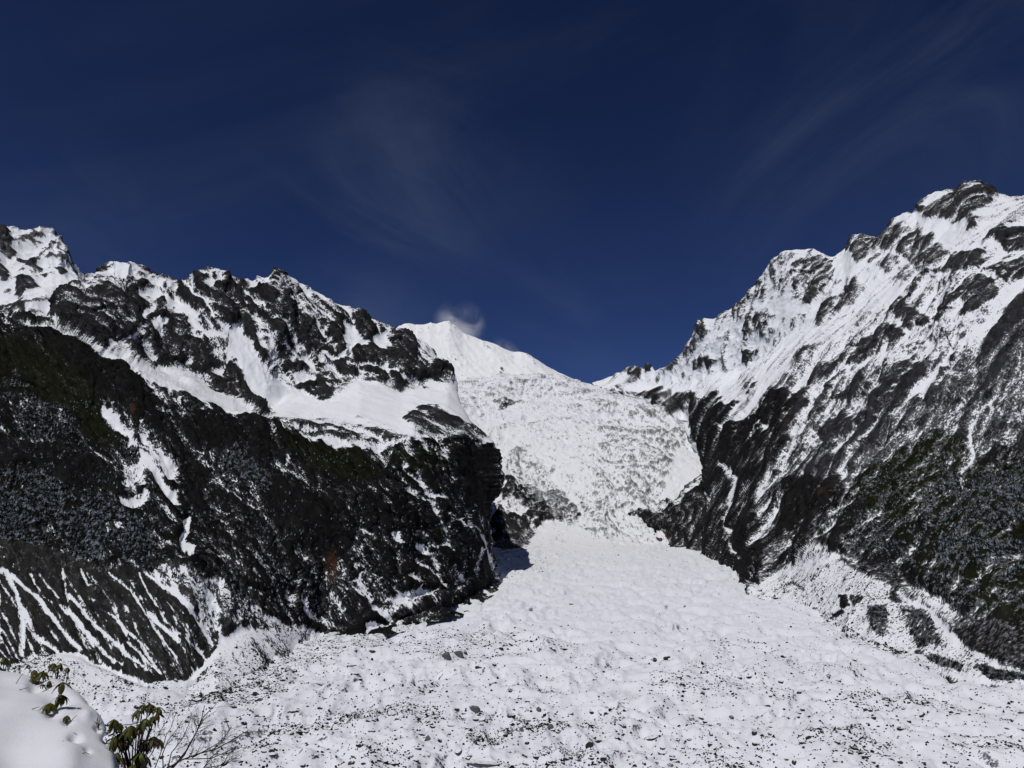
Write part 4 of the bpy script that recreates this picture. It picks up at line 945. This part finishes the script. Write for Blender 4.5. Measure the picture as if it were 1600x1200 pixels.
# area weighting: equal chance for equal picture of ground, thinned far away
flat = (w_st * ((PY > 858) & (PY < 1300)) * ((PX > -100) & (PX < 1700)) ** 1).ravel()
flat = flat / flat.sum()
ids = rng.choice(flat.size, 30000, replace=False, p=flat)
pxs = np.exp(rng.normal(0.42, 0.5, len(ids)))                      # apparent width in photograph pixels
pxs = np.clip(pxs, 0.6, 6.5) * np.clip((PY.ravel()[ids] - 780) / 330, 0.45, 1.15)
order = np.argsort(-pxs * (PX.ravel()[ids] > 0) * (PX.ravel()[ids] < 1600) * (PY.ravel()[ids] < 1200))
big, small = ids[order[:245]], ids[order[245:]]
anchors = [(716,1027,'pair of grey boulders by the debris mound'),(581,1018,'flat red-brown boulder'),(503,1071,'wide flat grey rock on the left'),(458,1113,'long dark slab lower left'),
 (705,1135,'thin dark slab in smooth snow'),(669,1157,'rounded grey boulder'),(742,1111,'biggest wedge-shaped boulder'),(797,1081,'small round black boulder'),(806,994,'lone boulder on the mound crest'),
 (861,1140,'pale grey upright boulder'),(884,1017,'flat rock at the mound tip'),(893,945,'single boulder high below the icefall'),(425,1181,'dark boulder by the bare shrub'),(324,1150,'slab behind the bare shrub'),
 (1018,1154,'black rock under the snow hollow'),(922,1166,'steep dark boulder'),(1030,1031,'two boulders side by side'),(1204,1089,'stone streak on the right glacier'),(1248,1115,'slanting slab on the right'),(1475,1103,'largest black boulder lower right'),
 (1576,1133,'two boulders near the right edge'),(1337,1171,'stone trail lower right'),(1490,1052,'brushy bank at the right margin'),(1180,1147,'stone trail right of centre'),(762,1203,'broad flat rock at the lower edge'),(250,1100,'debris line above the shrubs'),(420,1050,'rubble apron on the left'),(1240,950,'foot of the right snow slope')]
ordn = ['nearest', 'second nearest', 'third nearest', 'fourth nearest', 'fifth nearest', 'sixth nearest', 'seventh nearest', 'eighth nearest', 'ninth nearest', 'tenth nearest', 'eleventh nearest', 'twelfth nearest', 'thirteenth nearest', 'fourteenth nearest', 'fifteenth nearest', 'sixteenth nearest', 'seventeenth nearest', 'eighteenth nearest', 'nineteenth nearest', 'twentieth nearest']
todo = {}
for i, k in zip(big, order[:245]):
    x_, y_ = PX.ravel()[i], PY.ravel()[i]
    a_ = min(anchors, key=lambda q: (q[0] - x_) ** 2 + 3 * (q[1] - y_) ** 2)
    dx, dy = x_ - a_[0], (y_ - a_[1]) * 1.7
    side_ = ('right of' if dx > 0 else 'left of') if abs(dx) > abs(dy) else ('below' if dy > 0 else 'above')
    todo.setdefault((a_[2], side_), []).append((dx * dx + dy * dy, x_, y_, float(pxs[k])))
for (nm, side_), L_ in todo.items():
    for q, (_, x_, y_, w_) in enumerate(sorted(L_)):
        kind_ = 'd' if rng.random() < 0.93 else ('g' if rng.random() < .6 else 'r'); wd = float(rng.uniform(1, 1.8))
        put_boulder(x_, y_, w_ * 1.25 + 1.4, kind_, wd, float(rng.uniform(0.5, 0.9)),
            'small %s %sboulder, %s %s the %s' % ({'d': 'dark', 'g': 'grey', 'r': 'reddish'}[kind_], 'flat ' if wd > 1.45 else '', ordn[min(q, 19)], side_, nm), 'boulders strewn over the glacier')
oV = np.array([(0.5,0,0),(-0.5,0,0),(0,0.5,0),(0,-0.5,0),(0.15,0.1,0.42),(-0.18,-0.1,0.34),(0,0,-0.3)]) 
oF = np.array([(0,2,4),(2,5,4),(2,1,5),(1,3,5),(3,4,5),(3,0,4),(2,0,6),(1,2,6),(3,1,6),(0,3,6)], np.int32)
sp_ = gxy[small]; sc_ = pxs[order[245:]] * 1.35 * sp_[:, 1] / F_PX
V_, F_ = scatter(oV, oF, sp_, sc_, rng.uniform(0, 6.3, len(small)), rng.uniform(0.6, 1.3, (len(small), 3)), 0.09)
mat_stone = plain_mat('debris_stone', (0.018, 0.017, 0.017), 0.9, 0.05)
deb = link('glacier_debris', tri_mesh('glacier_debris', V_, F_, mat_stone)); setkind(deb, 'stuff', label='dark stones and rubble strewn over the snowy glacier', category='rubble')

# rubble on the talus aprons of both sides
def rubble(name, Pd, X, Y, areas, seed, label):
    r_ = np.random.default_rng(seed); VV, FF, nb_ = [], [], 0
    for poly, count, smin, smax in areas:
        m = inside(X + 8 * fbm(Pd, 30, 3, seed), Y + 8 * fbm(Pd, 30, 3, seed + 5), poly)
        idx = np.flatnonzero((m & (fbm(Pd, 28, 4, seed + 8, 0.6) > -0.05 + 0.25 * (r_.random(m.shape) < 0.75) - 0.2)).ravel())
        if len(idx) == 0: continue
        ch = r_.choice(idx, min(count, len(idx)), replace=False); p_ = Pd.reshape(-1, 3)[ch]
        s_ = np.clip(np.exp(r_.normal(math.log(smin) - 0.25, 0.7, len(ch))), 0.4, smax * 1.3) * p_[:, 1] / F_PX
        V1, F1 = scatter(oV, oF, p_, s_, r_.uniform(0, 6.3, len(ch)), r_.uniform(0.6, 1.3, (len(ch), 3)), 0.09)
        VV.append(V1); FF.append(F1 + nb_); nb_ += len(V1)
    o = link(name, tri_mesh(name, np.concatenate(VV), np.concatenate(FF), mat_stone)); setkind(o, 'stuff', label=label, category='rubble')
rubble('talus_rubble', PdL, XL, YL, [
  ([(60,1010),(150,1035),(228,1066),(300,1058),(345,1020),(440,990),(500,990),(450,1030),(400,1062),(340,1100),(190,1115),(0,1120),(0,1040)], 5200, 1.3, 3.5),
  ([(190,1085),(250,1085),(340,1080),(400,1045),(450,1010),(470,1020),(400,1065),(340,1100),(190,1115)], 2500, 1.6, 4.5),
  ([(330,915),(430,960),(500,990),(440,985),(380,985),(340,960)], 900, 1.5, 4)], 31, 'dark rubble on the snow apron below the left moraine')
rubble('talus_rubble', PdR, XR, YR, [
  ([(1172,930),(1240,900),(1312,880),(1400,920),(1510,1010),(1600,1050),(1600,1079),(1500,1055),(1425,1028),(1275,965)], 4800, 1.2, 3.2),
  ([(1190,930),(1275,950),(1362,1000),(1425,1012),(1480,1040),(1425,1030),(1320,995),(1215,940)], 1200, 1.6, 4)], 32, 'dark rubble on the snow slope below the right mountainside')
print('stones', _t.time() - _t0)

# ================================================================== wind-blown snow plume off the summit
def plume(loc, size, dens, seed):
    import bmesh
    bm = bmesh.new(); bmesh.ops.create_icosphere(bm, subdivisions=3, radius=1.0)
    me = bpy.data.meshes.new('snow_plume'); bm.to_mesh(me); bm.free()
    m = bpy.data.materials.new('blown_snow'); m.use_nodes = True; n, l = m.node_tree.nodes, m.node_tree.links; n.clear()
    o_ = n.new('ShaderNodeOutputMaterial'); v = n.new('ShaderNodeVolumePrincipled'); l.new(v.outputs[0], o_.inputs['Volume'])
    v.inputs['Color'].default_value = (1, 1, 1, 1); v.inputs['Anisotropy'].default_value = -0.35
    tc = n.new('ShaderNodeTexCoord'); ln = n.new('ShaderNodeVectorMath'); ln.operation = 'LENGTH'; l.new(tc.outputs['Object'], ln.inputs[0])
    f = n.new('ShaderNodeMapRange'); f.interpolation_type = 'SMOOTHERSTEP'; f.inputs['From Min'].default_value = 1.0; f.inputs['From Max'].default_value = 0.0; l.new(ln.outputs['Value'], f.inputs['Value'])
    t = n.new('ShaderNodeTexNoise'); t.inputs['Scale'].default_value = 1.6; t.inputs['Detail'].default_value = 5; t.inputs['Distortion'].default_value = 0.6
    mp_ = n.new('ShaderNodeMapping'); mp_.inputs['Location'].default_value = (seed, seed * .3, 0); l.new(tc.outputs['Object'], mp_.inputs['Vector']); l.new(mp_.outputs[0], t.inputs['Vector'])
    r = n.new('ShaderNodeMapRange'); r.inputs['From Min'].default_value = 0.42; r.inputs['From Max'].default_value = 0.7; l.new(t.outputs['Fac'], r.inputs['Value'])
    a = n.new('ShaderNodeMath'); a.operation = 'MULTIPLY'; l.new(f.outputs[0], a.inputs[0]); l.new(r.outputs[0], a.inputs[1])
    b = n.new('ShaderNodeMath'); b.operation = 'MULTIPLY'; l.new(a.outputs[0], b.inputs[0]); b.inputs[1].default_value = dens; l.new(b.outputs[0], v.inputs['Density'])
    me.materials.append(m); o = link('snow_plume', me, loc); o.scale = size
    o.rotation_euler = (0, math.radians(38), 0); setkind(o, 'stuff', label='thin white plume of blown snow beside the summit', category='snow plume'); return o
p_ = at(718, 506, 10300); plume(p_, (420, 260, 400), 0.013, 3.1)
p_ = at(795, 548, 10400); plume(p_, (330, 220, 160), 0.0022, 5.1)

# ================================================================== the snow bank in the foreground, lower left
edge = [(-260,960),(-100,1012),(0,1036),(30,1038),(60,1043),(90,1048),(110,1055),(130,1072),(150,1095),(165,1118),(180,1148),(190,1180),(198,1215),(206,1290),(215,1400)]
dE = [(-260,5.6),(0,5.6),(60,5.5),(110,5.3),(150,4.9),(180,4.5),(206,4.0),(215,3.6)]
eD = lambda x: float(np.interp(x, [a for a, b in dE], [b for a, b in dE]))
B_top = [(a, b, eD(a)) for a, b in edge]
B_mid = [(-260,1090,4.4),(0,1130,4.3),(60,1140,4.3),(110,1150,4.25),(150,1170,4.15),(180,1200,4.0),(206,1310,3.7),(215,1410,3.5)]
B_lo = [(-260,1240,3.4),(0,1260,3.4),(110,1270,3.4),(206,1330,3.4),(215,1420,3.4)]
B_bot = [(-260,1700,2.0),(215,1700,2.2)]
P = loft(-260, 215, [B_bot, B_lo, B_mid, B_top, [(a, b + 10, c + 0.35) for a, b, c in B_top], [(a, b + 90, c + 1.0) for a, b, c in B_top], [(a, b + 500, c + 2.0) for a, b, c in B_top]], 2.0, epsD=0.0, rsm=9, csm=2)
side = [P[:, -1:, :] + np.array([w * 0.6, w * 0.25, -w * 1.6]) for w in (0.08, 0.2, 0.5, 1.2)]
left_ = [P[:, :1, :] + np.array([-w, 0.0, 0.10 * w]) for w in (14, 8, 4, 2, 1, 0.4)]
P = np.concatenate(left_ + [P] + side, 1)
nb0 = grid_normals(P)
XB, YB = project(P)
hb = 0.10 * fbm(P, 1.5, 3, 500) + 0.012 * fbm(P, 0.25, 2, 505)
for (dx, dy, rad, dep) in [(60,1066,13,0.05),(90,1092,20,0.05),(80,1118,12,0.035),(117,1156,9,0.05),(136,1176,6,0.02),(172,1150,10,0.04),(155,1135,6,0.03),(105,1130,8,0.03),(20,1180,50,0.07),(100,1185,30,-0.03),(135,1120,10,-0.02),(52,1072,8,0.03)]:
    hb = hb - dep * np.exp(-((XB - dx) ** 2 + ((YB - dy) * 1.4) ** 2) / rad ** 2)
hb *= smooth((YB - 990) / 100) * 0.8 + 0.2
Pb = P + nb0 * hb[..., None]
mb = bpy.data.materials.new('fresh_snow'); mb.use_nodes = True
n, l = mb.node_tree.nodes, mb.node_tree.links; b = n['Principled BSDF']
b.inputs['Base Color'].default_value = (0.76, 0.77, 0.805, 1); b.inputs['Roughness'].default_value = 0.6; b.inputs['Specular IOR Level'].default_value = 0.2
b.inputs['Subsurface Weight'].default_value = 0.5; b.inputs['Subsurface Scale'].default_value = 0.04; b.inputs['Subsurface Radius'].default_value = (0.6, 0.8, 1.0)
g = n.new('ShaderNodeNewGeometry'); t = n.new('ShaderNodeTexNoise'); t.inputs['Scale'].default_value = 60; t.inputs['Detail'].default_value = 5; l.new(g.outputs['Position'], t.inputs['Vector'])
bu = n.new('ShaderNodeBump'); bu.inputs['Strength'].default_value = 0.25; bu.inputs['Distance'].default_value = 0.01; l.new(t.outputs['Fac'], bu.inputs['Height']); l.new(bu.outputs[0], b.inputs['Normal'])
bank = grid_mesh('snow_bank', Pb, {}, mb); setkind(bank)
bx, by = project(Pb); bflat = Pb.reshape(-1, 3); bx = bx.ravel(); by = by.ravel(); bvis = bflat[:, 1] < 5.7
def bank_at(px, py):
    k = np.argmin((bx - px) ** 2 + (by - py) ** 2 + np.where(bvis, 0, 1e6)); return Vector(bflat[k])

# ================================================================== rhododendron shoots and shrubs
def leaf_mesh(seed, mat):
    """a drooping leathery leaf along +X, midrib folded, 0.1 m long"""
    r_ = np.random.default_rng(seed); V = []; Fc = []; n_ = 7; droop = r_.uniform(0.5, 1.5)
    for i in range(n_):
        t = i / (n_ - 1); w = 0.125 * math.sin(math.pi * (0.05 + 0.95 * t) ** 0.9) ** 0.85 + 0.004
        ang = -droop * t; x = t * math.cos(ang * 0.6); z = t * math.sin(ang * 0.6); curl = r_.uniform(0.15, 0.35)
        for s_ in (-1, -0.5, 0, 0.5, 1):
            V.append((x, s_ * w, z - abs(s_) ** 1.5 * w * curl + (0.02 if s_ else 0)))
    for i in range(n_ - 1):
        for j in range(4):
            a = i * 5 + j; Fc.append((a, a + 1, a + 6, a + 5))
    V = np.array(V) * 0.1; k = len(V)
    V2 = V - np.array([0, 0, 0.0009])
    F2 = [(d + k, c + k, b_ + k, a + k) for a, b_, c, d in Fc]
    return tri_mesh('leaf', np.concatenate([V, V2]), Fc + F2, mat, True)
mat_leaf = plain_mat('leathery_leaf', (0.042, 0.048, 0.006), 0.45, 0.3, (14, (0.085, 0.088, 0.012)))
mat_leafr = plain_mat('rusty_leaf', (0.045, 0.050, 0.009), 0.45, 0.3, (12, (0.10, 0.040, 0.014)))
mat_bark = plain_mat('bark', (0.035, 0.024, 0.020), 0.9, 0.1, (30, (0.07, 0.05, 0.042)))
LEAF = [leaf_mesh(i, mat_leaf) for i in range(5)] + [leaf_mesh(9 + i, mat_leafr) for i in range(3)]

def tube(pts, r0, r1, sides=6):
    pts = [Vector(p) for p in pts]; V = []; Fc = []
    for i, p in enumerate(pts):
        d = (pts[min(i + 1, len(pts) - 1)] - pts[max(i - 1, 0)]).normalized()
        u = d.orthogonal().normalized(); v = d.cross(u); r = r0 + (r1 - r0) * i / (len(pts) - 1)
        for k in range(sides):
            a = 2 * math.pi * k / sides; V.append(tuple(p + (u * math.cos(a) + v * math.sin(a)) * r))
    for i in range(len(pts) - 1):
        for k in range(sides):
            a = i * sides + k; b_ = i * sides + (k + 1) % sides; Fc.append((a, b_, b_ + sides, a + sides))
    return V, Fc
def tubes_obj(name, tubes, mat, parent, origin):
    V, Fc = [], []
    for pts, r0, r1 in tubes:
        v, f = tube(pts, r0, r1, 5); b_ = len(V); V += [tuple(Vector(q) - origin) for q in v]; Fc += [tuple(i + b_ for i in q) for q in f]
    return link(name, tri_mesh(name, V, Fc, mat, True), (0, 0, 0), parent)

def whorl(parent, origin, c, size, nleaf, rnd, reddish=0.2, droop=0.42, hide=0.0):
    """leaves fanned out round the tip of a stem and hanging down, size = leaf length in metres"""
    nleaf = nleaf + 4
    for k in range(nleaf):
        a = 2 * math.pi * (k + rnd.uniform(-.3, .3)) / nleaf
        me = LEAF[rnd.randrange(5) if rnd.random() > reddish else 5 + rnd.randrange(3)]
        o = link('leaf', me, tuple(c - origin), parent)
        pitch = droop + rnd.uniform(-0.35, 0.3)
        o.rotation_euler = (Matrix.Rotation(a, 3, 'Z') @ Matrix.Rotation(pitch, 3, 'Y') @ Matrix.Rotation(rnd.uniform(-.4, .4), 3, 'X')).to_euler()
        s_ = size / 0.1 * rnd.uniform(0.95, 1.4); o.scale = (s_, s_ * rnd.uniform(0.9, 1.2), s_)
def shoot(label, tips, root, D_, rnd, group='rhododendron shoots poking out of the snow bank'):
    """tips: [(px, py, leaf px, leaves)], root: (px, py)"""
    base = bank_at(*root); base = base - Vector((0, 0, 0.02))
    e = bpy.data.objects.new('rhododendron_shoot', None); scene.collection.objects.link(e); e.location = base
    e['label'] = label; e['category'] = 'plant'; e['group'] = group
    Dm = base.y; tb = []
    for (px, py, lp, nl) in tips:
        c = Vector(at(px, py, Dm + rnd.uniform(-.04, .04))); m_ = base.lerp(c, 0.5) + Vector((rnd.uniform(-.01, .01), 0, 0.005))
        tb.append(([base, m_, c], 0.0035, 0.0025))
        whorl(e, base, c, lp * Dm / F_PX, nl, rnd)
    tubes_obj('stem', tb, mat_bark, e, base)
rnd = random.Random(4)
shoot('small green leaf tuft at the far left edge of the snow bank top', [(7,1027,10,6),(14,1034,6,4)], (9,1042), 0, rnd)
shoot('dark leaf tuft on the skyline of the snow bank', [(84,1037,12,7),(95,1037,11,6),(90,1041,10,5)], (90,1053), 0, rnd)
shoot('tiny leaf tuft at the right end of the snow bank skyline', [(106,1043,8,6)], (107,1056), 0, rnd)
shoot('broad cluster of green leaves in a snow hollow, upper one on the bank', [(54,1047,12,6),(66,1050,13,8),(53,1058,10,6)], (57,1068), 0, rnd)
shoot('pair of small rusty leaf tufts right of the broad leaf cluster', [(77,1064,10,6),(67,1069,7,5)], (75,1077), 0, rnd)
shoot('upright shoot with two leaf umbrellas one above the other', [(98,1066,15,9),(96,1086,16,9)], (86,1112), 0, rnd)
shoot('rounded lump of drooping green leaves sunk in the snow', [(78,1099,14,9),(73,1104,13,7)], (76,1116), 0, rnd)
shoot('small leaf tuft below the two leaf umbrellas', [(105,1118,10,7)], (108,1126), 0, rnd)
shoot('little leaf tuft over a dark hole in the snow, lowest on the bank', [(115,1145,10,6),(119,1151,9,5)], (120,1157), 0, rnd)

# the shrub beside the bank
def shrub_empty(name, loc, label):
    e = bpy.data.objects.new(name, None); scene.collection.objects.link(e); e.location = loc; e['label'] = label; e['category'] = 'shrub'; return e
SD = 4.35
root = Vector(at(215, 1262, SD + 0.1))
sh = shrub_empty('rhododendron_shrub', root, 'leafy rhododendron shrub with rusty green drooping leaves beside the snow bank')
tips = [(178,1124,15,8),(188,1130,12,6),(216,1110,14,8),(223,1101,13,8),(235,1100,14,8),(248,1105,13,8),(246,1115,13,7),(238,1120,13,7),(227,1123,14,8),(205,1134,17,9),(219,1131,14,7),(179,1152,16,9),(190,1158,14,7),(199,1147,14,7),(198,1160,14,7),(240,1151,15,8),(247,1155,13,7),(226,1158,16,8),(219,1176,18,10),(228,1184,15,8),(184,1176,14,8),(192,1184,13,7),(208,1195,15,8),(188,1146,11,5)]
tb = []
for i, (px, py, lp, nl) in enumerate(tips):
    c = Vector(at(px, py, SD + rnd.uniform(-.14, .14)))
    j = Vector(at(208 + (px - 208) * 0.45, py + (1245 - py) * 0.45, SD + rnd.uniform(-.05, .05)))
    tb.append(([root, root.lerp(j, 0.5) + Vector((rnd.uniform(-.012, .012), 0, 0)), j, j.lerp(c, 0.5) + Vector((rnd.uniform(-.01, .01), 0, 0)), c], 0.0045, 0.0024))
    whorl(sh, root, c, lp * SD / F_PX, nl, rnd, reddish=0.3, droop=0.5)
for k in range(0, len(tb), 4): tubes_obj('stem', tb[k:k + 4], mat_bark, sh, root)

# bare shrub: forked twigs reaching right
def grow(pts_px, r0, rnd, depth, out, D0, lean=1.0):
    P3 = [Vector(at(x, y, D0 + rnd.uniform(-.04, .04))) for x, y in pts_px]
    out.append((P3, r0, r0 * 0.35))
    if depth == 0: return
    nsub = 8 if depth > 1 else 4
    for k in range(nsub + rnd.randrange(3)):
        t = rnd.uniform(0.25, 0.97); i = min(int(t * (len(pts_px) - 1)), len(pts_px) - 2); f = t * (len(pts_px) - 1) - i
        x = pts_px[i][0] * (1 - f) + pts_px[i + 1][0] * f; y = pts_px[i][1] * (1 - f) + pts_px[i + 1][1] * f
        dx, dy = pts_px[i + 1][0] - pts_px[i][0], pts_px[i + 1][1] - pts_px[i][1]; a = math.atan2(dy, dx) + rnd.choice((-1, 1)) * rnd.uniform(0.3, 0.8)
        if math.sin(a) > 0.25: a = -abs(a) * 0.3
        L = rnd.uniform(14, 34) * (1.0 if depth > 1 else 0.55); pp = [(x, y)]
        for q in range(3):
            a += rnd.uniform(-.25, .25) - 0.06; x += math.cos(a) * L / 3; y += math.sin(a) * L / 3; pp.append((x, y))
        grow(pp, r0 * (1 - t * 0.55) * 0.55, rnd, depth - 1, out, D0 + rnd.uniform(-.05, .05))
broot = Vector(at(236, 1235, 4.2))
bs_ = shrub_empty('bare_shrub', broot, 'bare leafless shrub with thin forking dark twigs reaching to the right')
mains = [
 [(236,1235),(262,1200),(285,1187),(312,1177),(338,1170),(360,1158),(376,1148),(390,1140)],
 [(250,1215),(276,1192),(292,1172),(301,1155),(310,1138),(318,1120),(330,1108),(338,1100)],
 [(270,1200),(288,1180),(296,1163),(306,1146),(314,1126),(320,1102)],
 [(236,1235),(240,1205),(250,1180),(256,1162),(260,1148),(268,1136),(275,1114)],
 [(255,1200),(254,1178),(262,1158),(276,1140),(286,1124)],
 [(300,1184),(322,1172),(340,1162),(352,1150),(360,1136)],
 [(236,1235),(228,1205),(229,1180),(240,1160),(252,1140),(262,1124),(268,1108)],
 [(280,1215),(320,1200),(350,1195),(375,1180)], [(300,1230),(330,1205),(352,1190),(364,1184)],
 [(330,1174),(348,1158),(358,1142),(362,1136)], [(300,1225),(318,1200),(334,1180),(346,1170)], [(320,1230),(338,1208),(350,1192),(358,1176)], [(262,1200),(268,1176),(284,1156),(296,1130),(300,1112)], [(290,1186),(330,1185),(360,1172),(372,1166)]]
for i, mn in enumerate(mains):
    out = []; D0 = 4.2 + rnd.uniform(-.12, .12); grow(mn, 0.0046 if i < 3 else 0.003, rnd, 2, out, D0)
    tubes_obj('branch', out, mat_bark, bs_, broot)
# dry sprigs standing in the bank
for lab, pts in [('dry brown sprig standing in the snow bank near its right edge', [[(154,1140),(153,1126),(153,1115)],[(154,1140),(155,1128),(158,1115)],[(154,1132),(149,1129),(148,1126)],[(154,1134),(159,1129),(160,1126)],[(153,1138),(151,1131),(152,1122)]]),
                 ('thin bent twig poking out of the snow bank, upper left', [[(25,1068),(31,1059),(36,1052)]]),
                 ('thin twig lying on the snow bank below the bent one', [[(30,1078),(38,1076),(45,1074)]]),
                 ('thin twig on the snow bank left of the rounded leaf lump', [[(50,1108),(56,1106),(62,1104)]]),
                 ('thin forked twig on the lower middle of the snow bank', [[(98,1158),(106,1161),(112,1162)],[(106,1161),(111,1166),(114,1171)]]),
                 ('short dark twig end in a snow dimple near the lower bank edge', [[(129,1177),(134,1176),(139,1178)]]),
                 ('small twig beside the small leaf tuft', [[(111,1127),(115,1122),(120,1118)]])]:
    b_ = bank_at(*pts[0][0]); tb = []
    for q in pts: tb.append(([Vector(at(x, y, b_.y - 0.01)) for x, y in q], 0.0022, 0.0011))
    o = tubes_obj('dry_twig', tb, mat_bark, None, b_); o.location = b_; o['label'] = lab; o['category'] = 'twig'; o['group'] = 'dry twigs sticking out of the snow bank'
print('all', _t.time() - _t0)
